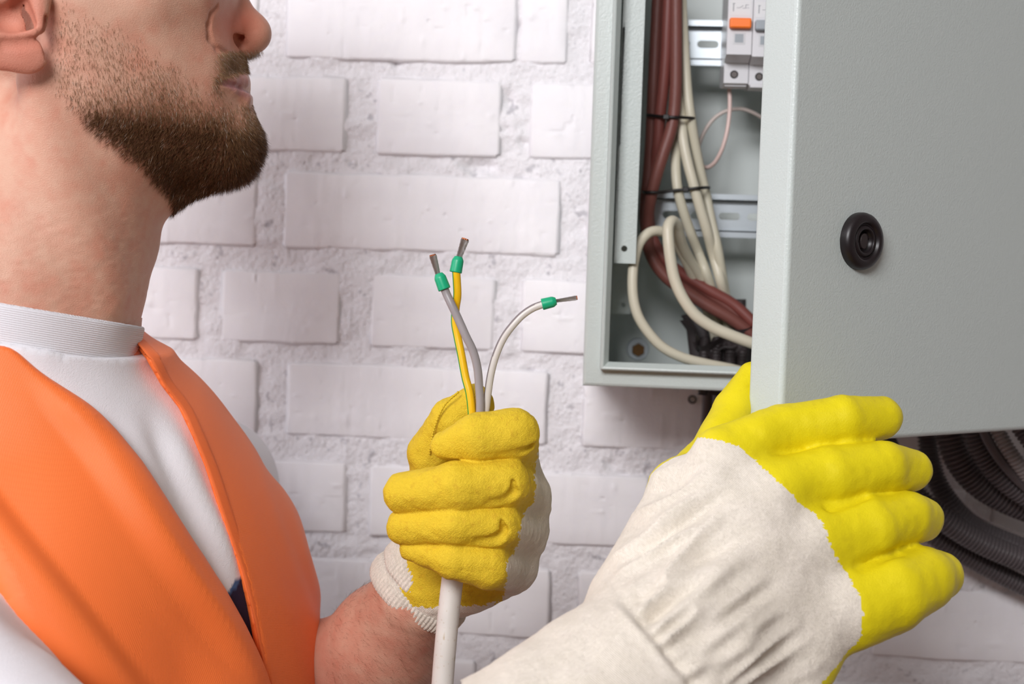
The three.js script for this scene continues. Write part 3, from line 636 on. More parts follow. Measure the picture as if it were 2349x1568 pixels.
function headLocal(u, v, s) {
  const w = Math.abs(s);
  let d = faceParts[0][0](u, v, w);
  for (let i = 1; i < faceParts.length; i++) d = smin(d, faceParts[i][0](u, v, w), faceParts[i][1]);
  d = smin(d, neckField(u, v, w), 0.018);
  if (u > 0.02) {
    let n = nose[0][0](u, v, w); for (let i = 1; i < nose.length; i++) n = smin(n, nose[i][0](u, v, w), nose[i][1]);
    d = smin(d, n, 0.0042);
    let l = 1; for (const q of lips) l = smin(l, q(u, v, w), 0.0015);
    d = smin(d, l, 0.0035);
    for (const q of mouthLine) d = smax(d, -q(u, v, w), 0.0018);
    for (const q of alarCrease) d = smax(d, -q(u, v, w), 0.0024);
    for (const q of smile) d = smax(d, -q(u, v, w), 0.006);
    for (const q of nostril) d = smax(d, -q(u, v, w), 0.0016);
  } else {
    let e = ear[0][0](u, v, w); for (let i = 1; i < ear.length; i++) e = smin(e, ear[i][0](u, v, w), ear[i][1]);
    for (const q of bowl) e = smax(e, -q(u, v, w), 0.003);
    for (const q of earGap) e = smax(e, -q(u, v, w), 0.002);
    const dx = u - earTest[0], dy = v - earTest[1];
    d = smin(d, e, 0.003);
  }
  return d;
}
// grooves are laid on the surface that is there: march in from the side
function surfW(px, py) { for (let w = 0.095; w > 0; w -= 0.0005) { const q = hl(px, py, w); if (headLocal(q[0], q[1], w) < 0) return w; } return 0; }
const onFace = (list) => { const q = list.map(([px, py, r]) => [px, py, surfW(px, py) - 0.0003, r]); return q.slice(1).map((b, i) => hcone(q[i].slice(0, 3), b.slice(0, 3), q[i][3], b[3])); };
{ const crease = onFace([[498, 14, 0.0006], [484, 32, 0.0009], [478, 56, 0.0010], [480, 88, 0.0010], [498, 112, 0.0009], [520, 119, 0.0006]]);
  const row = (list) => { const q = list.map(([px, py, r, front]) => [px, py, front ? 0 : Math.max(0, surfW(px, py) - r * 0.55), r]); return q.slice(1).map((b, i) => hcone(q[i].slice(0, 3), b.slice(0, 3), q[i][3], b[3])); };
  const upper = row([[555, 188, 0.0044, 1], [553, 187, 0.0042], [544, 185, 0.0040], [530, 184, 0.0032], [512, 187, 0.0014]]), lower = row([[560, 231, 0.0050, 1], [556, 226, 0.0048], [546, 215, 0.0042], [532, 204, 0.0030], [513, 192, 0.0012]]);
  alarCrease = crease; lips = [...upper, ...lower];
  const line = [[580, 214], [566, 208], [552, 201], [538, 196], [522, 191], [501, 187]].map(([px, py], i) => [px, py, i ? surfW(px, py) : 0, [0.0010, 0.0010, 0.0011, 0.0012, 0.0013, 0.0015][i]]);
  mouthLine = line.slice(1).map((b, i) => hcone(line[i].slice(0, 3), b.slice(0, 3), line[i][3], b[3]));
}
// ---- body axes: front BF turned towards the camera, his right BA, up
const BODY_TURN = 0.30, NB = P(56, 770, 0.865);
const BF = V3(Math.cos(BODY_TURN), 0, Math.sin(BODY_TURN)), BA = V3(-Math.sin(BODY_TURN), 0, Math.cos(BODY_TURN));
const nb = C(56, 770, 0.865), bf = camDir(BF), ba = camDir(BA), bu = hv;
const toBody = (x, y, z) => { const q = [x - nb[0], y - nb[1], z - nb[2]]; return [dot3(q, ba), dot3(q, bu), dot3(q, bf)]; };
const fromBody = (a, b, c) => [0, 1, 2].map((k) => nb[k] + ba[k] * a + bu[k] * b + bf[k] * c);
const torsoParts = [
  [ell([0, -0.22, 0.036], [0.165, 0.225, 0.122]), 0],
  [cone([-0.138, -0.108, -0.002], [0.138, -0.108, -0.002], 0.050, 0.050), 0.05],
  [cone([0, 0.0, -0.022], [-0.130, -0.088, -0.012], 0.060, 0.044), 0.03], [cone([0, 0.0, -0.022], [0.130, -0.088, -0.012], 0.060, 0.044), 0.03],
  [ell([-0.060, -0.20, 0.082], [0.080, 0.090, 0.048]), 0.06], [ell([0.070, -0.20, 0.086], [0.080, 0.090, 0.048]), 0.06],
  [ell([0, -0.42, 0.054], [0.160, 0.26, 0.126]), 0.06],
];
function torso(x, y, z) { const [a, b, c] = toBody(x, y, z); let d = torsoParts[0][0](a, b, c); for (let i = 1; i < torsoParts.length; i++) d = smin(d, torsoParts[i][0](a, b, c), torsoParts[i][1]); return d; }
// arms: shoulder, elbow, wrist in camera axes
const shL = fromBody(-0.186, -0.122, 0.0), elL = C(560, 1850, 1.04), wrL = C(953, 1372, 0.866);
const shR = fromBody(0.165, -0.125, -0.01), elR = C(230, 2080, 0.60), wrR = C(1350, 1680, 0.685);
const armL = blend([[cone(shL, elL, 0.054, 0.042), 0], [cone(elL, C(788, 1622, 0.966), 0.052, 0.0530), 0.02], [cone(C(788, 1622, 0.966), C(888, 1470, 0.902), 0.0530, 0.0350), 0.01], [cone(C(888, 1470, 0.902), wrL, 0.0350, 0.0255), 0.01]]);
const armR = blend([[cone(shR, elR, 0.054, 0.042), 0], [cone(elR, wrR, 0.042, 0.030), 0.02]]);
const sleeveL = cone(shL, [0, 1, 2].map((k) => mix(shL[k], elL[k], 0.72)), 0.061, 0.060), sleeveR = cone(shR, [0, 1, 2].map((k) => mix(shR[k], elR[k], 0.72)), 0.062, 0.062);
const bodyField = (x, y, z) => { const [u, v, w] = toHead(x, y, z); let d = smin(neckField(u, v, Math.abs(w)), torso(x, y, z) + 0.004, 0.03); d = smin(d, armL(x, y, z), 0.03); return smin(d, armR(x, y, z), 0.03); };
// ---- skin: colours that belong to the skin (redder nose, ear and lips, stubble shade under the beard)
const skinBase = lin(0xd5a78f), skinRed = lin(0xcd7e66), lipCol = lin(0xb2777a), stubble = lin(0xb98a70);
const lowLine = traced([[110, 190], [150, 232], [205, 292], [262, 335], [330, 385], [372, 432], [398, 470], [500, 900]].map(([x, y]) => [y, x]));   // lower edge of the beard: y at x
const lipD = (u, v, w) => { let d = 1; for (const q of lips) d = Math.min(d, q(u, v, w)); return d; };
const lipTest = (px, py) => px > 503 && py > 160 && py < 246 && py > mix(187, 166, clamp((px - 505) / 60)) && py < mix(196, 240, clamp((px - 512) / 62));
function beardAt(px, py) {                                      // density of hair at a place on the near side of the face (photograph pixels)
  const low = px < 400 ? lowLine(px) : 520;
  if (py > low + 8 || px > 640 || px < 104) return 0;
  const topY = px < 330 ? mix(-30, 70, clamp((px - 110) / 220)) : px < 430 ? mix(70, 150, (px - 330) / 100) : px < 485 ? mix(150, 205, (px - 430) / 55) : 205;
  const full = px < 330 ? mix(235, 255, clamp((px - 130) / 200)) : px < 480 ? mix(255, 275, (px - 330) / 150) : 265;
  let d = sstep(topY, topY + 90, py) * 0.32 + sstep(topY + 60, full, py) * 0.16 + sstep(full - 70, full + 45, py) * 0.38;
  d *= sstep(108, 150, px) * mix(0.55, 1, sstep(150, 330, px + (py - 250)));
  // moustache, the strip round the corner of the mouth, the tuft under the lip
  const mo = sstep(484, 512, px) * sstep(112, 126, py) * (1 - sstep(-4, 6, py - mix(190, 166, clamp((px - 508) / 52))));
  const corner = Math.exp(-Math.pow((px - 499) / 13, 2) - Math.pow((py - 200) / 24, 2)), tuft = Math.exp(-Math.pow((px - 566) / 20, 2) - Math.pow((py - 262) / 17, 2));
  const bare = Math.exp(-Math.pow((px - 540) / 24, 2) - Math.pow((py - 232) / 20, 2)) + 0.6 * Math.exp(-Math.pow((px - 545) / 18, 2) - Math.pow((py - 275) / 12, 2));
  d *= 1 - Math.min(0.9, bare); if (px > 478 && py < 225) d *= 0.25;
  d = Math.max(d, mo * 0.72, corner * 0.6, tuft * 0.85);
  if (lipTest(px, py)) d = 0;
  return clamp(d) * (1 - sstep(low - 40, low + 8, py) * 0.8);
}
function faceColor(p) {
  const q = toHead(...p), w = Math.abs(q[2]), [px, py] = toPx(fromHead(q[0], q[1], w)), n = fbm(q[0] * 160, q[1] * 160, q[2] * 160, 3), m = noise3(q[0] * 45, q[1] * 45, q[2] * 45);
  let c = mix3(skinBase, skinRed, clamp(0.22 + n * 0.45 + m * 0.22));
  const noseR = Math.exp(-Math.pow((px - 545) / 62, 2) - Math.pow((py - 55) / 60, 2)), earR = px < 108 ? sstep(190, 150, py) * sstep(112, 96, px) : 0;
  c = mix3(c, lin(0xd8755c), clamp(noseR * 0.8)); c = mix3(c, lin(0xd9836e), clamp(earR * sstep(0.066, 0.074, w) * 0.6));
  const ld = lipTest(px, py) ? 1 - sstep(-0.0004, 0.0016, lipD(q[0], q[1], w)) : 0;
  c = mix3(c, lipCol, ld * (py > mix(190, 213, clamp((px - 505) / 62)) + 12 ? 0.45 : 0.85));
  const b = beardAt(px, py); c = mix3(c, stubble, clamp(b * (0.7 + n * 0.8)) * 0.7);
  return c;
}
const skinBump = tex(512, 0.017, (u, v) => { const a = tnoise(u, v, 40, 51), b = tnoise(u, v, 84, 52), c = tnoise(u * 1, v, 150, 53), l = tnoise(u * 0.25, v, 60, 54); return 0.5 + 0.22 * a + 0.2 * b + 0.1 * c + 0.14 * l; });
const skin = std({ color: 0xffffff, vertexColors: true, roughness: 0.44, bumpMap: skinBump, bumpScale: 0.00016, specularIntensity: 0.5, sheen: 0.12, sheenRoughness: 0.5, sheenColor: new THREE.Color(0xffd9c8) });
const headBox = [hl(-520, 780, 0), hl(640, -560, 0)];
const headMesh = nets((u, v, w) => headLocal(u, v, w), [hl(-560, 0)[0], hl(0, 800)[1], -0.092], [hl(640, 0)[0], hl(0, -560)[1], 0.092], 0.0012);
for (let i = 0; i < headMesh.pos.length; i += 3) { const q = fromHead(headMesh.pos[i], headMesh.pos[i + 1], headMesh.pos[i + 2]); headMesh.pos[i] = q[0]; headMesh.pos[i + 1] = q[1]; headMesh.pos[i + 2] = q[2]; }
const headGeo = skinOf(headMesh, { color: faceColor, frame: [hu, hv, hw], move: (p, n) => { const q = toHead(...p); const [px, py] = toPx(p); const k = sstep(430, 520, py) * sstep(390, 300, px); return k * (noise3(q[0] * 190 + q[1] * 60, q[1] * 420 - q[0] * 60, q[2] * 200) * 0.00022 + noise3(q[0] * 26 + q[1] * 9, q[1] * 8, 4) * 0.0012); } });
const armCol = (p) => { const n = fbm(p[0] * 150, p[1] * 150, p[2] * 150, 3), m = noise3(p[0] * 50, p[1] * 50, p[2] * 50); return mix3(skinBase, lin(0xc87c66), clamp(0.35 + n * 0.5 + m * 0.25)); };
const loN = fromBody(0, 0, 0), neckY = fromHead(...hl(70, 790))[1];
const bodyGeo = skinOf(nets(bodyField, [C(-760, 0, 0.86)[0], C(0, 2150, 0.86)[1] - 0.08, -1.12], [C(1150, 0, 0.86)[0], neckY + 0.005, -0.52], 0.003), { color: armCol });
const foreGeo = skinOf(nets((x, y, z) => armL(x, y, z) - 0.0004, [C(560, 0, 0.9)[0], C(0, 1700, 0.9)[1], -1.04], [C(1030, 0, 0.87)[0], C(0, 1290, 0.87)[1], -0.80], 0.002), { color: armCol });
{
  const body = part('body', mergeGeometries([headGeo, bodyGeo, foreGeo]), skin, person);
}
// ---- beard, stubble and arm hair: tapered bent strands rooted on the skin
function strands(list, sides = 3) {                            // list of [root, dir, bend, length, radius, colour]
  const pos = [], nor = [], col = [], idx = [];
  for (const [o, d, b, len, r, c] of list) {
    const n1 = Math.abs(d[1]) < 0.9 ? [0, 1, 0] : [1, 0, 0], sx = d[1] * n1[2] - d[2] * n1[1], sy = d[2] * n1[0] - d[0] * n1[2], sz = d[0] * n1[1] - d[1] * n1[0], sl = Math.hypot(sx, sy, sz), s = [sx / sl, sy / sl, sz / sl];
    const t = [d[1] * s[2] - d[2] * s[1], d[2] * s[0] - d[0] * s[2], d[0] * s[1] - d[1] * s[0]], base = pos.length / 3;
    for (const [f, rr2] of [[0, 1], [0.55, 0.75]]) for (let j = 0; j < sides; j++) {
      const a = j / sides * Math.PI * 2, ca = Math.cos(a), sa = Math.sin(a);
      for (let k = 0; k < 3; k++) { const n = s[k] * ca + t[k] * sa; pos.push(o[k] + d[k] * len * f + b[k] * len * f * f + n * r * rr2); nor.push(n); }
      col.push(...c);
    }
    for (let k = 0; k < 3; k++) { pos.push(o[k] + d[k] * len + b[k] * len); nor.push(d[k]); } col.push(...c);
    for (let j = 0; j < sides; j++) { const q = (j + 1) % sides; idx.push(base + j, base + q, base + sides + j, base + q, base + sides + q, base + sides + j, base + sides + j, base + sides + q, base + sides * 2); }
  }
  const g = new THREE.BufferGeometry();
  g.setAttribute('position', new THREE.Float32BufferAttribute(pos, 3)); g.setAttribute('normal', new THREE.Float32BufferAttribute(nor, 3)); g.setAttribute('color', new THREE.Float32BufferAttribute(col, 3)); g.setIndex(idx);
  return g.applyMatrix4(CM);
}
function scatter(g, count, weight, make) {                      // count random roots over a room geometry, kept by weight
  const p = g.attributes.position, nn = g.attributes.normal, ix = g.index, tri = ix.count / 3, cum = new Float32Array(tri), va = V3(), vb = V3(), vc = V3(); let sum = 0;
  const keep = [];
  for (let t = 0; t < tri; t++) {
    va.fromBufferAttribute(p, ix.getX(t * 3)); vb.fromBufferAttribute(p, ix.getX(t * 3 + 1)); vc.fromBufferAttribute(p, ix.getX(t * 3 + 2));
    const m = va.clone().add(vb).add(vc).divideScalar(3), q = m.applyMatrix4(CMI), w = weight([q.x, q.y, q.z]);
    sum += w > 0 ? vb.sub(va).cross(vc.sub(va)).length() / 2 * w : 0; cum[t] = sum;
  }
  for (let i = 0; i < count; i++) {
    const s = rnd() * sum; let lo = 0, hi = tri - 1; while (lo < hi) { const m = (lo + hi) >> 1; if (cum[m] < s) lo = m + 1; else hi = m; }
    let a = rnd(), b = rnd(); if (a + b > 1) { a = 1 - a; b = 1 - b; }
    const i0 = ix.getX(lo * 3), i1 = ix.getX(lo * 3 + 1), i2 = ix.getX(lo * 3 + 2);
    va.fromBufferAttribute(p, i0); vb.fromBufferAttribute(p, i1); vc.fromBufferAttribute(p, i2);
    const o = va.clone().multiplyScalar(1 - a - b).addScaledVector(vb, a).addScaledVector(vc, b).applyMatrix4(CMI), n = V3().fromBufferAttribute(nn, i0).applyMatrix3(R3).normalize();
    const r = make([o.x, o.y, o.z], [n.x, n.y, n.z]); if (r) keep.push(r);
  }
  return keep;
}
const unit = (a) => { const l = Math.hypot(...a) || 1; return a.map((x) => x / l); };
{
  const hairDark = lin(0x54361f), hairMid = lin(0x8d6846), hairFair = lin(0xbb9d76), hairGrey = lin(0xd8ccbc);
  const list = scatter(headGeo, 35000, (p) => {
    const q = toHead(...p), w = Math.abs(q[2]), [px, py] = toPx(fromHead(q[0], q[1], w));
    if (q[0] < -0.06 || w > 0.0745) return 0;
    return beardAt(px, py) * (q[2] < -0.012 ? 0.45 : 1);
  }, (p, n) => {
    const q = toHead(...p), w = Math.abs(q[2]), [px, py] = toPx(fromHead(q[0], q[1], w)), b = beardAt(px, py), jaw = sstep(225, 300, py - (px - 300) * 0.12), chin = sstep(480, 570, px) * sstep(255, 300, py), mo = px > 480 && py < 192 ? 1 : 0;
    let gu = mix(0.12, -0.75, jaw), gv = mix(-0.95, -0.45, jaw); if (mo) { gu = 0.3; gv = -0.75; } gu = mix(gu, 0.35, chin); gv = mix(gv, -0.75, chin);
    const lift = mix(0.28, 0.42, jaw) + 0.2 * chin + (mo ? 0.2 : 0) + gauss() * 0.14, k = 0.32;
    const d = unit([0, 1, 2].map((i) => n[i] * lift + hu[i] * (gu + gauss() * k) * 0.8 + hv[i] * (gv + gauss() * k) * 0.8 + hw[i] * gauss() * 0.25));
    const bend = [0, 1, 2].map((i) => hv[i] * -0.18 + hu[i] * gauss() * 0.16 - n[i] * 0.06);
    const len = (mix(0.0022, 0.0048, jaw) + 0.0010 * chin + (mo ? 0.0008 : 0)) * rr(0.55, 1.25), fair = clamp(0.62 - jaw * 0.42 + gauss() * 0.3 + (mo ? 0.08 : 0));
    let c = fair > 0.5 ? mix3(hairMid, hairFair, (fair - 0.5) * 2) : mix3(hairDark, hairMid, fair * 2);
    if (rnd() < 0.09 * (1 - jaw * 0.85)) c = hairGrey;
    return [p, d, bend, len, rr(0.00006, 0.00009) + 0.00002 * jaw, c];
  });
  const hairMat = std({ color: 0xffffff, vertexColors: true, roughness: 0.45, specularIntensity: 0.5 });
  const beard = part('beard', strands(list), hairMat, person, 'short brown beard and moustache with a few grey hairs'); beard.userData.kind = 'stuff';
  const arm = scatter(foreGeo, 3400, (p) => { const [px, py] = toPx(p); return px > 700 && px < 1000 && py < 1640 ? 1 : 0; }, (p, n) => {
    const ax = unit(sub3(wrL, elL)), up = n[1] > 0.3 ? 1.5 : 1;
    const d = unit([0, 1, 2].map((i) => n[i] * 0.35 + ax[i] * (0.7 + gauss() * 0.2) + [0.1, -0.4, 0][i] + gauss() * 0.16));
    return [p, d, [gauss() * 0.2, -0.2 + gauss() * 0.1, gauss() * 0.2], rr(0.003, 0.009) * up, rr(0.000028, 0.000045), mix3(lin(0x3a2418), hairMid, rnd() * 0.9)];
  });
  const ah = part('arm_hair', strands(arm), hairMat, person); ah.userData.kind = 'stuff';
}
// ---- t-shirt
const shirtBump = tex(512, 0.02, (u, v) => 0.5 + 0.16 * Math.sin(u * Math.PI * 2 * 32) * Math.sin(v * Math.PI * 2 * 32) + 0.26 * tnoise(u, v, 40, 61) + 0.2 * tnoise(u, v, 90, 62));
const shirtMat = std({ color: 0xffffff, vertexColors: true, roughness: 0.95, bumpMap: shirtBump, bumpScale: 0.00014, sheen: 0.2, sheenRoughness: 0.6, sheenColor: new THREE.Color(0xffffff) });
const collarNeck = (x, y, z) => { const [u, v, w] = toHead(x, y, z); return neckField(u, v, Math.abs(w)); };
const shirtField = (x, y, z) => {
  let d = torso(x, y, z); d = smin(d, sleeveL(x, y, z), 0.03); d = smin(d, sleeveR(x, y, z), 0.03);
  return d;
};
// the neck of the shirt follows a tilted plane: high at the nape, low at the throat
const colA = fromHead(...hl(-20, 690, 0.06)), colB = fromHead(...hl(288, 742, 0)), colC = fromHead(...hl(-20, 690, -0.06));
const colN = (() => { const a = sub3(colB, colA), b = sub3(colC, colA); const n = unit([a[1] * b[2] - a[2] * b[1], a[2] * b[0] - a[0] * b[2], a[0] * b[1] - a[1] * b[0]]); return n[1] < 0 ? n.map((q) => -q) : n; })();
const above = (x, y, z) => dot3(sub3([x, y, z], colA), colN);   // height over the collar's upper edge
const printEdge = (px, py) => py > 1300 && px > 520 + 6 * Math.sin(py / 13) && px > 520 + (1345 - py) * 0.9;
const white = lin(0xeceaee), navy = lin(0x231838), blueRim = lin(0x46628e);
{
  const f = (x, y, z) => { let d = shirtField(x, y, z); d = smin(d, Math.max(collarNeck(x, y, z) - 0.007, above(x, y, z) + 0.022), 0.022); d = smax(d, above(x, y, z) + 0.012, 0.003); return smax(d, -(collarNeck(x, y, z) - 0.0025), 0.003); };
  const m = nets(f, [C(-760, 0, 0.86)[0], C(0, 2100, 0.86)[1], -1.13], [C(780, 0, 0.86)[0], C(0, 640, 0.86)[1], -0.50], 0.0026);
  const g = skinOf(m, {
    move: (p, n) => { const [px, py] = toPx(p); const t = (px - 330) * 0.93 - (py - 900) * 0.36; let q = -0.0035 * Math.exp(-Math.pow((t + 2) / 26, 2)) * sstep(900, 1040, py) + 0.004 * Math.exp(-Math.pow((t - 36) / 34, 2)) * sstep(900, 1060, py); return q * sstep(1500, 1200, py) + noise3(p[0] * 22, p[1] * 16, p[2] * 22) * 0.0022 + noise3(p[0] * 60, p[1] * 40, p[2] * 60) * 0.0006; },
    color: (p) => { const [px, py] = toPx(p), rim = 1332 - (px - 540) * 1.05; const e = py - rim + noise3(px / 14, py / 14, 2) * 8; return px > 480 && px < 720 && e > 0 ? (e < 14 ? blueRim : navy) : white; },
  });
  const shirt = part('t_shirt', g, shirtMat, person, 'white t-shirt with a dark blue print low on the chest');
  // ribbed collar band
  const band = (x, y, z) => { const h = above(x, y, z), t = clamp((h + 0.024) / 0.024); return smax(smax(Math.abs(collarNeck(x, y, z) - mix(0.0044, 0.0022, t)) - 0.0016, h, 0.002), -(h + 0.0235), 0.003); };
  const cg = skinOf(nets(band, [C(-520, 0, 0.86)[0], C(0, 960, 0.86)[1], -1.0], [C(330, 0, 0.84)[0], C(0, 610, 0.86)[1], -0.72], 0.0013), { frame: [[1, 0, 0], colN, unit([0, -colN[2], colN[1]])] });
  const ribs = std({ color: lin(0xebe9ed) && new THREE.Color(0xebe9ed), roughness: 0.95, bumpMap: tex(256, 0.02, (u, v) => 0.5 + 0.35 * Math.sin(v * Math.PI * 2 * 17) + 0.15 * Math.sin(u * Math.PI * 2 * 40)), bumpScale: 0.0004 });
  part('collar', cg, ribs, shirt);
}
// ---- safety vest: two front panels and a back over the shirt
const vestBump = tex(512, 0.02, (u, v) => 0.5 + 0.3 * Math.sin((u + v * 0.35) * Math.PI * 2 * 26) + 0.15 * Math.sin((v - u * 0.2) * Math.PI * 2 * 40) + 0.1 * tnoise(u, v, 90, 71));
const vestMat = std({ color: 0xff7d3a, roughness: 0.48, bumpMap: vestBump, bumpScale: 0.00011, sheen: 0.3, sheenRoughness: 0.5, sheenColor: new THREE.Color(0xffb080), specularIntensity: 0.9 });
const nearEdge = [[-60, 720], [0, 772], [60, 826], [120, 884], [180, 944], [240, 1006], [300, 1078], [350, 1148], [400, 1218], [450, 1288], [498, 1362], [544, 1446], [578, 1524], [606, 1600], [660, 1760]];
const farEdge = [[286, 735], [300, 775], [340, 822], [372, 880], [412, 934], [442, 1000], [470, 1068], [498, 1150], [525, 1230], [552, 1310], [572, 1390], [588, 1470], [608, 1568], [640, 1760]];
const nearX = traced(nearEdge), farX = traced(farEdge);
const armEdge = traced([[420, 812], [470, 856], [515, 905], [552, 960], [590, 1030], [618, 1100], [640, 1160], [690, 1330], [730, 1568], [760, 1760]]);
const armNear = traced([[-200, 1000], [-60, 1190], [0, 1300], [50, 1412], [100, 1500], [145, 1568], [230, 1700]]);
{
  const off = 0.0055, f = (x, y, z) => {
    const d = shirtTorso(x, y, z), [a, b, c] = toBody(x, y, z), [px, py] = toPx([x, y, z]), s = 0.86 / FOCAL;
    let near = Math.max((px - nearX(py)) * s, (armNear(py) - px) * s), far = Math.max((farX(py) - px) * s, (px - armEdge(py)) * s - 0.05 * sstep(1060, 1330, py), (790 - py) * s - 0.02);
    far = Math.max(far, -c - 0.055);
    near = Math.max(near, -c - 0.055); const back = Math.max(c + 0.04, Math.abs(a) - 0.15, b - 0.02 - 0.0);
    let region = Math.min(near, far, back);
    return smax(smax(d - off, -(d + 0.010), 0.002), region, 0.004);
  };
  function shirtTorso(x, y, z) { let d = torso(x, y, z); return smin(d, Math.max(collarNeck(x, y, z) - 0.006, above(x, y, z) + 0.03), 0.03); }
  const m = nets(f, [C(-700, 0, 0.86)[0], C(0, 2000, 0.86)[1], -1.12], [C(790, 0, 0.86)[0], C(0, 640, 0.86)[1], -0.55], 0.0024);
  const g = skinOf(m, {
    move: (p, n) => {
      const [px, py] = toPx(p), t = (px - 500) * 0.94 - (py - 1100) * 0.34;
      const fold = (q) => { const k = Math.abs(q); return 1 - sstep(0, 0.9, k); };
      const ax = ((px - 100) * 0.80 - (py - 1000) * 0.60) / 110, al = ((px - 100) * 0.60 + (py - 1000) * 0.80) / 520;
      const near = px < nearX(py) + 12 ? fold(noise3(ax, al, 11) * 1.3) * 0.0075 * sstep(820, 980, py) : 0;
      const far = fold(noise3(t / 50, py / 460, 7) * 1.2) * 0.0042 * sstep(52, 110, px - farX(py));
      return Math.max(0, noise3(p[0] * 20, p[1] * 14, p[2] * 20) * 0.0015 + 0.0008) + near + far;
    },
  });
  const vest = part('safety_vest', g, vestMat, person, 'orange high-visibility vest hanging open');
  // sewn binding along the open edges
  const lay = (pts, w, th, lift) => {
    let hit = 0.85; const on = pts.map(([px, py]) => { let dd = 0.6; for (let k = 0; k < 400; k++) { const c = C(px, py, dd), e = shirtTorso(...c) - lift; if (e < 0.0002) break; dd += Math.max(e * 0.6, 0.0003); if (dd > 1.15) { dd = hit; break; } } hit = dd; return C(px, py, dd); });
    const curve = new THREE.CatmullRomCurve3(on.map((q) => V3(...q))), N = 160, pos = [], idx = [], uv = [], K = 9; let L = 0, last = null;
    for (let i = 0; i <= N; i++) {
      const c = curve.getPoint(i / N), t = curve.getTangent(i / N), e = 0.001, q = [c.x, c.y, c.z], d0 = shirtTorso(...q), n = V3(shirtTorso(q[0] + e, q[1], q[2]) - d0, shirtTorso(q[0], q[1] + e, q[2]) - d0, shirtTorso(q[0], q[1], q[2] + e) - d0).normalize(), s = n.clone().cross(t).normalize();
      if (last) L += last.distanceTo(c); last = c;
      for (let j = 0; j <= K; j++) { const a = j / K * Math.PI * 2, o = c.clone().addScaledVector(s, Math.sign(Math.cos(a)) * Math.pow(Math.abs(Math.cos(a)), 0.6) * w).addScaledVector(n, Math.sign(Math.sin(a)) * Math.pow(Math.abs(Math.sin(a)), 0.6) * th); pos.push(o.x, o.y, o.z); uv.push(a * w, L); }
    }
    for (let i = 0; i < N; i++) for (let j = 0; j < K; j++) { const a = i * (K + 1) + j; idx.push(a, a + 1, a + K + 1, a + 1, a + K + 2, a + K + 1); }
    const b = new THREE.BufferGeometry(); b.setAttribute('position', new THREE.Float32BufferAttribute(pos, 3)); b.setAttribute('uv', new THREE.Float32BufferAttribute(uv, 2)); b.setIndex(idx); b.computeVertexNormals();
    return b.applyMatrix4(CM);
  };
  const bindBump = tex(256, 0.008, (u, v) => 0.5 + 0.4 * Math.sin((v + u) * Math.PI * 2 * 8));
  const bindMat = std({ color: 0xff7a3a, roughness: 0.7, bumpMap: bindBump, bumpScale: 0.00007, sheen: 0.3, sheenRoughness: 0.4, sheenColor: new THREE.Color(0xffb080) });
  part('edge_binding', lay(farEdge.slice(1).map(([x, y]) => [x + 16, y]), 0.0050, 0.0007, 0.0058), bindMat, vest);
}
{ // trousers and boots, below the frame
  const toCam = (x, y, z) => { const q = V3(x, y, z).applyMatrix4(CMI); return [q.x, q.y, q.z]; };
  const hip = V3(...fromBody(0, -0.60, 0.02)).applyMatrix4(CM), leg = (s) => { const o = BA.clone().multiplyScalar(s); return [hip.clone().addScaledVector(o, 0.085), V3(hip.x, 0, hip.z).addScaledVector(o, 0.11)]; };
  const parts = [[ell(fromBody(0, -0.60, 0.03), [0.165, 0.13, 0.125], [ba, bu, bf]), 0]], boots = [];
  for (const s of [-1, 1]) { const [h, f] = leg(s); parts.push([cone(toCam(h.x, h.y, h.z), toCam(f.x, 0.48, f.z), 0.092, 0.066), 0.04], [cone(toCam(f.x, 0.48, f.z), toCam(f.x, 0.12, f.z), 0.066, 0.058), 0.02]); boots.push([cone(toCam(f.x, 0.055, f.z), toCam(f.x + BF.x * 0.17, 0.045, f.z + BF.z * 0.17), 0.054, 0.044), f]); }
  const c = toCam(hip.x, hip.y / 2, hip.z), R = [0.5, 0.62, 0.5];
  part('trousers', skinOf(nets(blend(parts), [c[0] - R[0], c[1] - 0.72, c[2] - R[2]], [c[0] + R[0], c[1] + 0.72, c[2] + R[2]], 0.008)), std({ color: 0x2a2f3d, roughness: 0.9 }), person);
  for (const [b, f] of boots) { const q = toCam(f.x + BF.x * 0.08, 0.06, f.z + BF.z * 0.08), shaft = cone(toCam(f.x, 0.06, f.z), toCam(f.x, 0.17, f.z), 0.05, 0.056); part('boot', skinOf(nets((x, y, z) => smin(b(x, y, z), shaft(x, y, z), 0.03), q.map((k) => k - 0.25), q.map((k) => k + 0.25), 0.006)), std({ color: 0x2b2420, roughness: 0.6 }), person); }
}

// ---------------------------------------------------------------- inside the cabinet
const zp = (list, z) => list.map(([x, y, zz]) => onZ(x, y, zz ?? z));
const zq = (list) => zp(list.map(([x, y, z]) => [x, y, z > 0.1 ? z - 0.016 * sstep(0.1, 0.112, z) : z]));   // bundle lies close to the rails
function cable(name, label, category, group, pts, r, mat, seg = 120, sides = 18) {
  const g = tube(pts, r, seg, sides); g.computeBoundingBox();
  const b = g.boundingBox, o = shade(new THREE.Mesh(g, mat)); o.name = numbered(name);
  const c = V3((b.min.x + b.max.x) / 2, b.min.y, (b.min.z + b.max.z) / 2); g.translate(-c.x, -c.y, -c.z); o.position.copy(c);
  scene.add(o); return tag(o, label, category, group);
}
const brown = std({ color: 0x74433b, roughness: 0.5, bumpMap: tex(128, 0.02, (u, v) => 0.5 + 0.3 * tnoise(u, v, 24, 81)), bumpScale: 0.0001 });
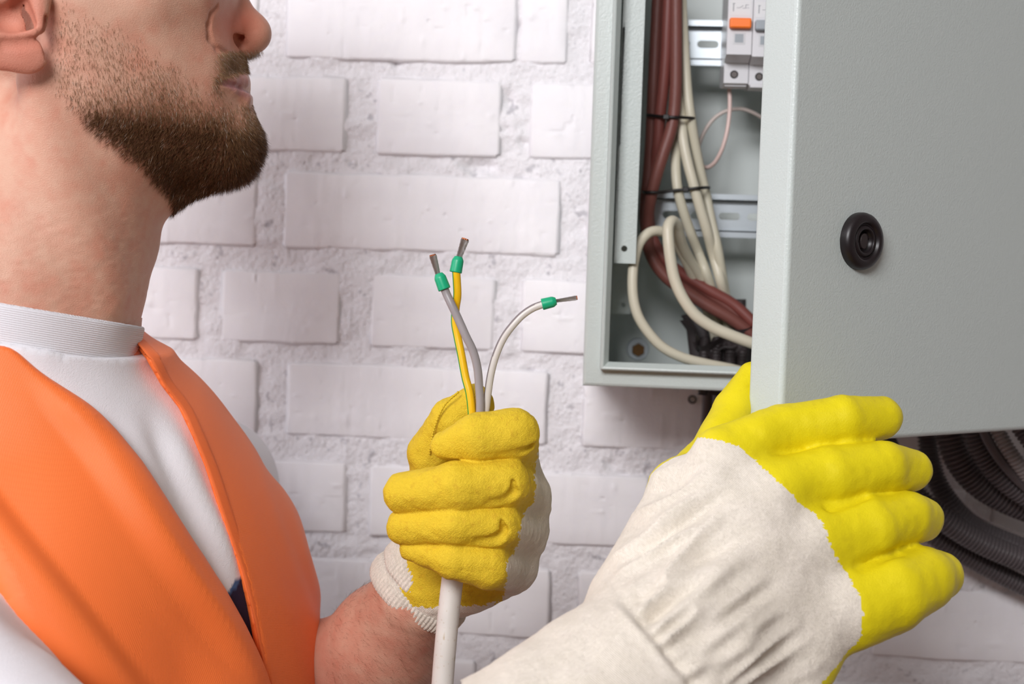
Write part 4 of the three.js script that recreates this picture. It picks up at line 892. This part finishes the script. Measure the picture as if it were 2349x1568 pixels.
const brownPrint = std({ color: 0xffffff, roughness: 0.5, map: tex(512, 0.06, (u, v) => {
  const x = u * 0.06, band = x > 0.0236 && x < 0.0256, cell = Math.floor(v * 60), on = hash3(cell, 3, 9) > 0.32 && Math.floor(v * 12) % 3 !== 2, sx = (x - 0.0236) / 0.002, k = hash3(cell, Math.floor(sx * 4), 4) > 0.45;
  return band && on && k ? [0.74, 0.62, 0.58] : [0.478, 0.25, 0.22];
}, true) });
const cream = std({ color: 0xcfc9b4, roughness: 0.42 });
const creamPale = std({ color: 0xd6cfba, roughness: 0.4 });
const RB = 0.0046;
cable('power_cable', 'leftmost of the three dark red-brown cables running down inside the cabinet', 'cable', undefined, zq([[1514, -90, 0.118], [1509, 0, 0.118], [1504, 100, 0.118], [1499, 200, 0.118], [1496, 265, 0.116], [1493, 330, 0.114], [1488, 400, 0.112], [1482, 460, 0.111], [1481, 510, 0.112], [1490, 560, 0.114], [1512, 592, 0.113], [1560, 630, 0.112], [1618, 668, 0.112], [1680, 712, 0.112], [1730, 765, 0.110], [1790, 830, 0.10]]), RB, brown, 200);
cable('power_cable', 'middle red-brown cable with faint white print along it', 'cable', undefined, zq([[1536, -90, 0.127], [1533, 0, 0.127], [1530, 66, 0.127], [1527, 133, 0.126], [1520, 215, 0.124], [1514, 265, 0.122], [1509, 331, 0.119], [1500, 390, 0.113], [1490, 450, 0.106], [1489, 510, 0.104], [1500, 555, 0.104], [1530, 600, 0.104], [1572, 632, 0.106], [1625, 665, 0.106], [1682, 698, 0.106], [1730, 742, 0.104], [1790, 810, 0.10]]), RB * 0.96, brownPrint, 200);
cable('power_cable', 'rightmost red-brown cable crossing over the others between the two black ties', 'cable', undefined, zq([[1552, -90, 0.130], [1551, 0, 0.130], [1551, 100, 0.130], [1550, 200, 0.130], [1546, 259, 0.130], [1539, 298, 0.131], [1523, 348, 0.132], [1507, 398, 0.131], [1494, 448, 0.128], [1486, 500, 0.122], [1487, 563, 0.119], [1500, 598, 0.119], [1527, 634, 0.119], [1573, 668, 0.119], [1619, 698, 0.119], [1679, 732, 0.118], [1730, 772, 0.116], [1790, 830, 0.11]]), RB, brown, 200);
const RC = 0.0037;
cable('control_cable', 'cream cable running down beside the brown ones from the top of the cabinet', 'cable', undefined, zq([[1560, -90, 0.120], [1564, 0, 0.120], [1571, 130, 0.120], [1578, 220, 0.121], [1584, 266, 0.122], [1594, 330, 0.118], [1606, 390, 0.114], [1618, 440, 0.110], [1630, 500, 0.106], [1646, 570, 0.10], [1658, 640, 0.094], [1672, 720, 0.085], [1688, 790, 0.074], [1696, 840, 0.068]]), RC, cream, 140);
cable('control_cable', 'cream cable in the middle of the bundle fanning out under the lower black tie', 'cable', undefined, zq([[1560, 180, 0.115], [1562, 260, 0.119], [1567, 320, 0.124], [1577, 370, 0.126], [1590, 420, 0.127], [1604, 470, 0.126], [1622, 530, 0.122], [1638, 590, 0.112], [1652, 640, 0.098], [1664, 690, 0.088], [1672, 760, 0.085], [1680, 815, 0.075]]), RC * 1.04, creamPale, 140);
cable('control_cable', 'cream cable nearest the brown cables below the lower black tie', 'cable', undefined, zq([[1556, 230, 0.108], [1554, 300, 0.114], [1550, 375, 0.122], [1554, 431, 0.126], [1566, 480, 0.124], [1583, 530, 0.118], [1602, 579, 0.11], [1618, 622, 0.102], [1632, 665, 0.094], [1642, 730, 0.085], [1650, 800, 0.075]]), RC * 1.0, cream, 140);
cable('control_cable', 'cream cable lying in a wide loop along the left and bottom of the cabinet', 'cable', undefined, zp([[1740, 862, 0.120], [1680, 846, 0.130], [1620, 834, 0.136], [1567, 820, 0.140], [1520, 796, 0.143], [1487, 762, 0.145], [1464, 725, 0.146], [1453, 685, 0.146], [1451, 635, 0.145], [1456, 592, 0.143], [1469, 554, 0.140], [1492, 532, 0.137], [1519, 531, 0.132], [1545, 548, 0.124], [1570, 590, 0.112], [1594, 645, 0.096], [1618, 700, 0.084], [1640, 770, 0.074], [1648, 830, 0.068]]), 0.0037, creamPale, 200, 20);
cable('control_cable', 'cream cable hooked over in a tight bend and sweeping down to the door', 'cable', undefined, zp([[1790, 808, 0.140], [1735, 790, 0.146], [1678, 769, 0.150], [1635, 750, 0.152], [1595, 722, 0.154], [1566, 683, 0.155], [1547, 639, 0.155], [1537, 586, 0.155], [1533, 546, 0.154], [1533, 520, 0.152], [1541, 507, 0.147], [1552, 516, 0.140], [1558, 538, 0.132], [1566, 565, 0.122], [1582, 597, 0.110], [1606, 635, 0.098], [1630, 690, 0.086], [1655, 760, 0.076], [1664, 830, 0.068]]), 0.0041, creamPale, 220, 20);
const pinkMat = std({ color: 0xe3c9c2, roughness: 0.5 });
cable('thin_wire', 'thin pinkish white wire hanging in a loop from the bottom of the circuit breaker', 'wire', undefined, zp([[1672, 196, 0.098], [1674, 225, 0.10], [1673, 262, 0.104], [1667, 305, 0.106], [1655, 345, 0.104], [1639, 373, 0.098], [1622, 384, 0.09], [1606, 376, 0.08], [1598, 360, 0.07]]), 0.00155, pinkMat, 80, 12);
cable('thin_wire', 'thin pale wire arching behind the hanging loop towards the door', 'wire', undefined, zp([[1596, 372, 0.075], [1602, 338, 0.078], [1616, 302, 0.08], [1640, 270, 0.082], [1668, 254, 0.082], [1702, 250, 0.080], [1745, 268, 0.074], [1780, 300, 0.06]]), 0.0015, std({ color: 0xcdbfb8, roughness: 0.5 }), 80, 12);
function tie(label, front, zf, tail) {
  const b = tube(front, 0.00115, 90, 10), t = thing('cable_tie', label, 'cable tie', front[Math.floor(front.length / 2)].clone());
  part('strap', b, blackPlastic, t);
  part('tie_head', box(tail.x - 0.0022, tail.x + 0.0022, tail.y - 0.002, tail.y + 0.0016, tail.z - 0.001, tail.z + 0.0026, 0.0006), blackPlastic, t);
}
tie('black cable tie around the brown and cream cables, the upper of the two', zq([[1492, 262, 0.110], [1485, 263, 0.116], [1488, 264, 0.1225], [1500, 265, 0.1262], [1515, 267, 0.1300], [1530, 268, 0.1350], [1546, 269, 0.1362], [1560, 269, 0.1345], [1578, 270, 0.1295], [1591, 271, 0.1240], [1593, 271, 0.118], [1585, 270, 0.113]]), 0.136, onZ(1528, 268, 0.1195));
tie('black cable tie where the cream cables begin to fan out, the lower of the two', zq([[1482, 441, 0.118], [1476, 440, 0.122], [1482, 441, 0.1322], [1494, 441, 0.1350], [1508, 441, 0.1345], [1525, 440, 0.1320], [1545, 437, 0.1315], [1565, 435, 0.1315], [1585, 433, 0.1322], [1604, 431, 0.1315], [1620, 430, 0.122], [1626, 430, 0.114], [1618, 430, 0.108]]), 0.136, onZ(1573, 434, 0.1165));
{ // crumpled black rubber sleeve and pipes where the cables leave the cabinet
  const rub = std({ color: 0x332b2b, roughness: 0.55 }), c = onZ(1660, 800, 0.07), rib = (r, p, a) => (t, l) => r * (1 - a * 0.5 + a * 0.5 * Math.cos(l / p * Math.PI * 2));
  const geo = (pts, r, seg, sides) => tube(pts, r, seg, sides, true);
  const gl = thing('cable_gland', 'crumpled black rubber sleeve gathering cables at the bottom of the cabinet', 'cable gland', V3(c.x, CY0 + 0.002, 0.07));
  // a gathered skirt with a wavy mouth
  const pos = [], uv = [], idx = [], NS = 120, rowsN = 14, yTop = onZ(1650, 742, 0.09).y, yBot = CY0 + 0.003;
  for (let i = 0; i <= rowsN; i++) for (let j = 0; j <= NS; j++) {
    const t = i / rowsN, a = j / NS * Math.PI * 2, fold = Math.sin(a * 7 + 1.2 * Math.sin(a * 2)) * 0.0028 * (0.5 + t) + noise3(Math.cos(a) * 2, Math.sin(a) * 2, t * 3) * 0.002;
    const mouth = t > 0.85 ? 0.004 * (t - 0.85) / 0.15 : 0, r = 0.0175 + fold + 0.004 * t + mouth;
    const drop = t * (0.010 * Math.sin(a * 2 + 0.6) + 0.003 * Math.sin(a * 5));
    pos.push(c.x - 0.002 + Math.cos(a) * r * 1.15, mix(yBot, yTop, t) + drop - 0.004, 0.078 + Math.sin(a) * r * 1.2); uv.push(a * 0.02, t * 0.04);
  }
  for (let i = 0; i < rowsN; i++) for (let j = 0; j < NS; j++) { const a = i * (NS + 1) + j; idx.push(a, a + NS + 1, a + 1, a + 1, a + NS + 1, a + NS + 2); }
  const g = new THREE.BufferGeometry(); g.setAttribute('position', new THREE.Float32BufferAttribute(pos, 3)); g.setAttribute('uv', new THREE.Float32BufferAttribute(uv, 2)); g.setIndex(idx); g.computeVertexNormals();
  part('skirt', g, rub, gl);
  part('collar', tube([...Array(25)].map((_, i) => { const a = i / 24 * Math.PI * 2; return V3(c.x - 0.002 + Math.cos(a) * 0.0225, mix(yBot, yTop, 0.62) + 0.004 * Math.sin(a * 2 + 0.6) + 0.0012 * Math.sin(a * 9), 0.078 + Math.sin(a) * 0.0245); }), (t) => 0.0016 + 0.0006 * Math.sin(t * 40), 120, 10), rub, gl);
  for (const [x, w] of [[1612, 0.004], [1640, 0.0046], [1672, 0.005], [1700, 0.0045]]) part('pipe_end', geo([onZ(x, 905, 0.105), onZ(x + 2, 860, 0.105), onZ(x + 3, 812, 0.100), onZ(x + 6, 780, 0.09)], rib(w, 0.0024, 0.16), 90, 18), rub, gl);
  part('pipe_end', geo([onZ(1700, 760, 0.06), onZ(1699, 720, 0.06), onZ(1699, 686, 0.06)], 0.0042, 20, 16), rub, gl);
}
// ---- circuit breakers on the upper rail
{
  const ZF = 0.135, ZS = 0.1165, xB = onZ(1667, 100, ZF).x, W = 0.0178, yN = onZ(1690, 124, ZF).y, yS = onZ(1690, 190, ZS).y, yB = yS - 0.0015, ym = yN + 0.0225, ys0 = onZ(1690, 128, ZS).y;
  const housing = std({ color: 0xd9d9dc, roughness: 0.42 }), grey = std({ color: 0x9aa2a8, roughness: 0.45 }), sideGrey = housing;
  const profile = (dy = 0) => { // outline seen from the side: z forward, y up
    const s = new THREE.Shape(), top = 2 * ym, f = (y) => top - y, pts = [[0.0700, yB + 0.004], [ZS - 0.012, yB - 0.001], [ZS, yS], [ZS, yN - 0.0035], [ZF, yN], [ZF, f(yN)], [ZS, f(yN - 0.0035)], [ZS, f(yS)], [ZS - 0.012, f(yB - 0.001)], [0.07, f(yB + 0.004)]];
    pts.forEach(([z, y], i) => (i ? s.lineTo(z, y + dy) : s.moveTo(z, y + dy))); s.closePath(); return s;
  };
  const print = (() => { const cv = document.createElement('canvas'); cv.width = 256; cv.height = 256; const x = cv.getContext('2d'); x.fillStyle = '#dededf'; x.fillRect(0, 0, 256, 256); x.strokeStyle = '#6a6e76'; x.lineWidth = 9; x.beginPath(); x.moveTo(40, 60); x.lineTo(40, 190); x.moveTo(28, 60); x.lineTo(60, 60); x.stroke(); x.lineWidth = 7; x.beginPath(); x.moveTo(80, 130); x.lineTo(120, 130); x.lineTo(160, 90); x.moveTo(150, 135); x.lineTo(190, 135); x.lineTo(190, 80); x.lineTo(226, 80); x.moveTo(205, 130); x.lineTo(230, 130); x.stroke(); const t = new THREE.CanvasTexture(cv); t.colorSpace = THREE.SRGBColorSpace; return t; })();
  for (let k = 0; k < 3; k++) {
    const x0 = xB + k * (W + 0.0003), dy = k ? -0.0012 : 0;
    const b = thing('circuit_breaker', ['white circuit breaker with an orange switch, left end of the rail', 'white circuit breaker with a blue-grey switch next to the orange one', 'white circuit breaker behind the door edge, third on the rail'][k], 'circuit breaker', V3(x0 + W / 2, yB + dy, 0.09));
    part('housing', metreUV(new THREE.ExtrudeGeometry(profile(dy), { depth: W - 0.0008, bevelEnabled: true, bevelSize: 0.0004, bevelThickness: 0.0004, bevelSegments: 2 }).rotateY(-Math.PI / 2).translate(x0 + W - 0.0004, 0, 0)), housing, b);
    const yT = onZ(1698, 53, ZF + 0.004).y + dy;
    part('switch', box(x0 + 0.0012, x0 + W - 0.0012, yT - 0.0036, yT + 0.0036, ZF - 0.002, ZF + 0.006, 0.0012), k ? grey : std({ color: 0xff7a10, roughness: 0.4 }), b, k ? 'blue-grey switch' : 'orange switch');
    const yW = onZ(1694, 88, ZF).y + dy;
    const win = part('label_window', metreUV(box(x0 + 0.0042, x0 + W - 0.0048, yW - 0.0044, yW + 0.0040, ZF - 0.001, ZF + 0.0006, 0.0003)), std({ color: 0xcfd0d2, roughness: 0.3 }), b);
    part('window_recess', box(x0 + 0.0056, x0 + W - 0.0062, yW - 0.0030, yW + 0.0030, ZF + 0.0002, ZF + 0.0008), grey, win);
    const pl = new THREE.PlaneGeometry(W - 0.003, 0.011).translate(x0 + W / 2, onZ(1698, 18, ZF).y + dy, ZF + 0.0006);
    part('printed_plate', pl, std({ color: 0xffffff, map: print, roughness: 0.5 }), b);
    const yH = onZ(1685, 171, ZS).y + dy, hole = part('terminal', new THREE.CylinderGeometry(0.0030, 0.0030, 0.002, 24).rotateX(Math.PI / 2).translate(x0 + W * 0.42, yH, ZS - 0.0006), holeDark, b);
    part('terminal_screw', new THREE.CylinderGeometry(0.0022, 0.0022, 0.0004, 20).rotateX(Math.PI / 2).translate(x0 + W * 0.42, yH, ZS + 0.0006), std({ color: 0x55504e, roughness: 0.4, metalness: 0.8 }), hole);
    part('terminal_clip', box(x0 + 0.001, x0 + W - 0.001, yS - 0.0022 + dy, yS + 0.0012 + dy, ZS - 0.004, ZS + (k ? 0.002 : -0.003), 0.0004), housing, b);
  }
}
// ---------------------------------------------------------------- the cable held in the left fist
{
  const hold = thing('electric_cable', 'thick pale grey cable with three stripped wire ends held upright in the left fist', 'cable', P(1012, 1640, 0.80));
  const D = 0.803;
  const sheathMat = std({ color: 0xffffff, roughness: 0.42, map: tex(256, 0.09, (u, v) => { const s = sstep(0.74, 0.95, tnoise(u, v * 0.4, 40, 91)) * 0.10 + sstep(0.7, 0.95, tnoise(u, v, 70, 92)) * 0.08, n = tnoise(u, v, 12, 93) * 0.02; return [0.86 - s * 0.7 + n, 0.845 - s + n, 0.815 - s * 1.4 + n]; }, true) });
  part('sheath', tube([P(1008, 1760, 0.798), P(1012, 1620, 0.799), P(1022, 1480, 0.80), P(1036, 1345, 0.803), P(1056, 1200, D), P(1078, 1040, D), P(1086, 1000, D)], 0.0062, 80, 36), sheathMat, hold);
  const green = std({ color: 0x12a877, roughness: 0.38 }), tin = std({ color: 0xc9c2bd, roughness: 0.28, metalness: 0.95, bumpMap: tex(128, 0.004, (u, v) => 0.5 + 0.35 * Math.sin((u * 6 + v * 0.4) * Math.PI * 2) + 0.2 * tnoise(u, v, 16, 95)), bumpScale: 0.0002 }), copper = std({ color: 0xb06a45, roughness: 0.4, metalness: 0.9 });
  const core = (label, pts, r, colour, col0, col1, pin0, pin1, pw, pt) => {
    const g = tube(pts, r, 140, 40), n = g.attributes.normal, c = new Float32Array(n.count * 3), p = g.attributes.position;
    for (let i = 0; i < n.count; i++) { const q = colour([n.getX(i), n.getY(i), n.getZ(i)], [p.getX(i), p.getY(i), p.getZ(i)]); c.set(q, i * 3); }
    g.setAttribute('color', new THREE.BufferAttribute(c, 3));
    const w = part('wire', g, std({ color: 0xffffff, vertexColors: true, roughness: 0.38 }), hold, label);
    const a = col0, b = col1, dir = b.clone().sub(a), L = dir.length(); dir.normalize();
    const q = new THREE.Quaternion().setFromUnitVectors(V3(0, 1, 0), dir), prof = [[r * 1.02, 0], [r * 1.46, 0.0001], [r * 1.52, 0.0006], [r * 1.47, L * 0.45], [r * 1.44, L * 0.72], [r * 1.36, L * 0.8], [r * 0.95, L * 0.99], [r * 0.8, L], [0.0001, L]].map(([x, y]) => new THREE.Vector2(x, y));
    part('ferrule_collar', new THREE.LatheGeometry(prof, 40).applyQuaternion(q).translate(a.x, a.y, a.z), green, w, 'green ferrule collar');
    const pd = pin1.clone().sub(pin0), PL = pd.length(); pd.normalize();
    const pg = new THREE.CylinderGeometry(1, 0.82, PL, 24, 12).translate(0, PL / 2, 0), pp = pg.attributes.position;
    for (let i = 0; i < pp.count; i++) { const t = pp.getY(i) / PL, k = 1 + 0.05 * Math.sin(t * 30); pp.setX(i, pp.getX(i) * mix(pw * 0.85, pw, t) * k); pp.setZ(i, pp.getZ(i) * mix(pw * 0.85, pt, sstep(0, 0.5, t)) * k); }
    pg.computeVertexNormals();
    const pq = new THREE.Quaternion().setFromUnitVectors(V3(0, 1, 0), pd);
    part('metal_pin', pg.applyQuaternion(pq).translate(pin0.x, pin0.y, pin0.z), tin, w, 'crimped silver pin');
    const strandsG = []; for (let i = 0; i < 9; i++) { const a2 = i / 9 * Math.PI * 2 + 0.2, rr3 = i === 0 ? 0 : 0.62; strandsG.push(new THREE.CylinderGeometry(pw * 0.26, pw * 0.26, 0.0008, 8).translate(Math.cos(a2) * pw * rr3, PL + 0.0002, Math.sin(a2) * pt * rr3)); }
    const cu = part('copper_strands', merge(strandsG).applyQuaternion(pq).translate(pin0.x, pin0.y, pin0.z), copper, w, 'copper strand ends'); cu.userData.kind = 'stuff';
  };
  const yel = lin(0xf2bd08), grn = lin(0x1f9a3c), gry = lin(0x918b8b), lightGrey = lin(0xd9d3cc), darkGrey = lin(0x827879);
  const PX = (list) => list.map(([x, y, d]) => P(x, y, d));
  core('yellow and green striped wire', PX([[1086, 1010, 0.803], [1083, 954, 0.801], [1077, 901, 0.801], [1068, 866, 0.802], [1058, 813, 0.803], [1049, 769, 0.804], [1044, 740, 0.804], [1045, 708, 0.803], [1049, 678, 0.801], [1048, 646, 0.800], [1046, 616, 0.799]]), 0.00232, (n) => (n[0] < -0.62 && n[2] < 0.78 ? grn : yel), P(1045, 625, 0.8), P(1052, 588, 0.8), P(1053, 590, 0.8), P(1067, 549, 0.8), 0.0024, 0.0013);
  core('grey wire', PX([[1090, 1010, 0.802], [1101, 945, 0.7995], [1099, 887, 0.799], [1095, 843, 0.798], [1085, 805, 0.797], [1068, 769, 0.796], [1051, 731, 0.796], [1036, 699, 0.796], [1024, 673, 0.797], [1017, 655, 0.797]]), 0.00236, (n, p) => mix3(gry, lin(0xa09a9b), clamp(0.5 + noise3(p[0] * 80, p[1] * 40, 3) * 0.4)), P(1020, 664, 0.797), P(1006, 627, 0.797), P(1005, 630, 0.797), P(993, 586, 0.797), 0.0022, 0.0013);
  core('white wire with a dark grey stripe', PX([[1094, 1010, 0.804], [1113, 945, 0.803], [1119, 902, 0.802], [1126, 857, 0.801], [1138, 813, 0.800], [1155, 775, 0.799], [1176, 746, 0.798], [1199, 722, 0.798], [1223, 706, 0.798], [1250, 696, 0.798]]), 0.00215, (n) => (n[0] * -0.72 + n[1] * 0.62 > 0.5 && n[2] < 0.82 ? darkGrey : lightGrey), P(1243, 698, 0.798), P(1276, 690, 0.798), P(1275, 690, 0.798), P(1322, 683, 0.798), 0.0014, 0.0013);
}
// ---------------------------------------------------------------- pipes and cables under the cabinet
{
  const dark = std({ color: 0x5a5354, roughness: 0.3, specularIntensity: 0.6 }), pale = std({ color: 0x8e8684, roughness: 0.4 });
  const rib = (r, p, a = 0.23) => (t, l) => { const q = (l / p) % 1; return r * (1 - a * Math.pow(Math.abs(Math.sin(q * Math.PI)), 4)); };
  const con = (label, pts, r, m, p = 0.0031, n = 620) => cable('corrugated_conduit', label, 'conduit', undefined, pts, rib(r, p), m, n, 26);
  con('thick shiny corrugated black pipe curving down to the right beside the gloved fingertips', zp([[2020, 985, 0.035], [2050, 1060, 0.05], [2095, 1130, 0.06], [2161, 1188, 0.064], [2240, 1238, 0.062], [2349, 1285, 0.058], [2480, 1330, 0.05], [2620, 1360, 0.04]]), 0.0094, dark);
  con('corrugated black pipe rising behind the thick shiny one', zp([[2128, 930, 0.03], [2128, 1000, 0.03], [2134, 1050, 0.032], [2150, 1105, 0.034], [2185, 1160, 0.034], [2235, 1206, 0.03], [2330, 1250, 0.026], [2480, 1300, 0.02], [2600, 1330, 0.018]]), 0.0082, dark);
  con('lowest corrugated black pipe in the shade under the shiny one', zp([[2010, 1090, 0.02], [2070, 1170, 0.025], [2140, 1228, 0.03], [2221, 1277, 0.03], [2349, 1343, 0.028], [2480, 1400, 0.024], [2600, 1440, 0.02]]), 0.0080, dark);
  con('fat black pipe in a wide bend directly under the cabinet', zp([[2172, 900, 0.06], [2178, 985, 0.06], [2200, 1050, 0.06], [2248, 1108, 0.058], [2349, 1160, 0.055], [2480, 1190, 0.05], [2600, 1200, 0.045]]), 0.0118, dark, 0.0034);
  con('black corrugated pipe with a slit, above the fat bent one', zp([[2225, 900, 0.085], [2236, 1000, 0.085], [2268, 1060, 0.085], [2310, 1105, 0.085], [2380, 1150, 0.08], [2480, 1180, 0.075]]), 0.0088, dark);
  con('pale grey ribbed pipe slanting down at the right edge of the photo', zp([[2270, 940, 0.105], [2295, 1000, 0.105], [2330, 1055, 0.105], [2375, 1110, 0.10], [2440, 1170, 0.09]]), 0.0058, pale, 0.0030, 360);
  con('dark corrugated pipe above the pale grey ribbed one', zp([[2310, 920, 0.11], [2345, 985, 0.11], [2390, 1040, 0.11], [2450, 1090, 0.10]]), 0.0070, dark, 0.0031, 300);
  cable('smooth_cable', 'smooth black cable lying on the slit corrugated pipe', 'cable', undefined, zp([[2245, 940, 0.104], [2262, 1000, 0.104], [2292, 1050, 0.103], [2330, 1095, 0.10], [2390, 1150, 0.09]]), 0.0037, dark, 80, 18);
  cable('smooth_cable', 'thin light grey cable following the top of the thick shiny pipe', 'cable', undefined, zp([[2205, 1168, 0.012], [2228, 1184, 0.014], [2290, 1212, 0.014], [2349, 1234, 0.013], [2450, 1265, 0.012]]), 0.0030, std({ color: 0x9a8f8c, roughness: 0.45 }), 80, 14);
  cable('smooth_cable', 'black cable coming straight down from the cabinet behind the thumb', 'cable', undefined, zp([[1624, 870, 0.035], [1624, 930, 0.035], [1619, 1000, 0.03], [1612, 1080, 0.022], [1606, 1170, 0.018]]), 0.0048, dark, 60, 18);
  cable('smooth_cable', 'short black cable end right of the one behind the thumb', 'cable', undefined, zp([[1652, 870, 0.05], [1652, 940, 0.05], [1648, 1010, 0.045], [1640, 1080, 0.03]]), 0.0062, dark, 60, 18);
  // a drill hole in the wall, its shade put in as a dark plug
  const h = onZ(1588, 916, 0.001), plug = new THREE.LatheGeometry([[0.0001, -0.004], [0.0024, -0.004], [0.0025, 0.0008], [0.0032, 0.0012], [0.0034, 0.0004], [0.0034, -0.004]].map(([x, y]) => new THREE.Vector2(x, y)), 28).rotateX(Math.PI / 2).translate(h.x, h.y, 0.0012);
  part('dark_hole_plug', plug, holeDark, wall, 'dark plug standing in for a shaded hole');
}

renderer.render(scene, camera);
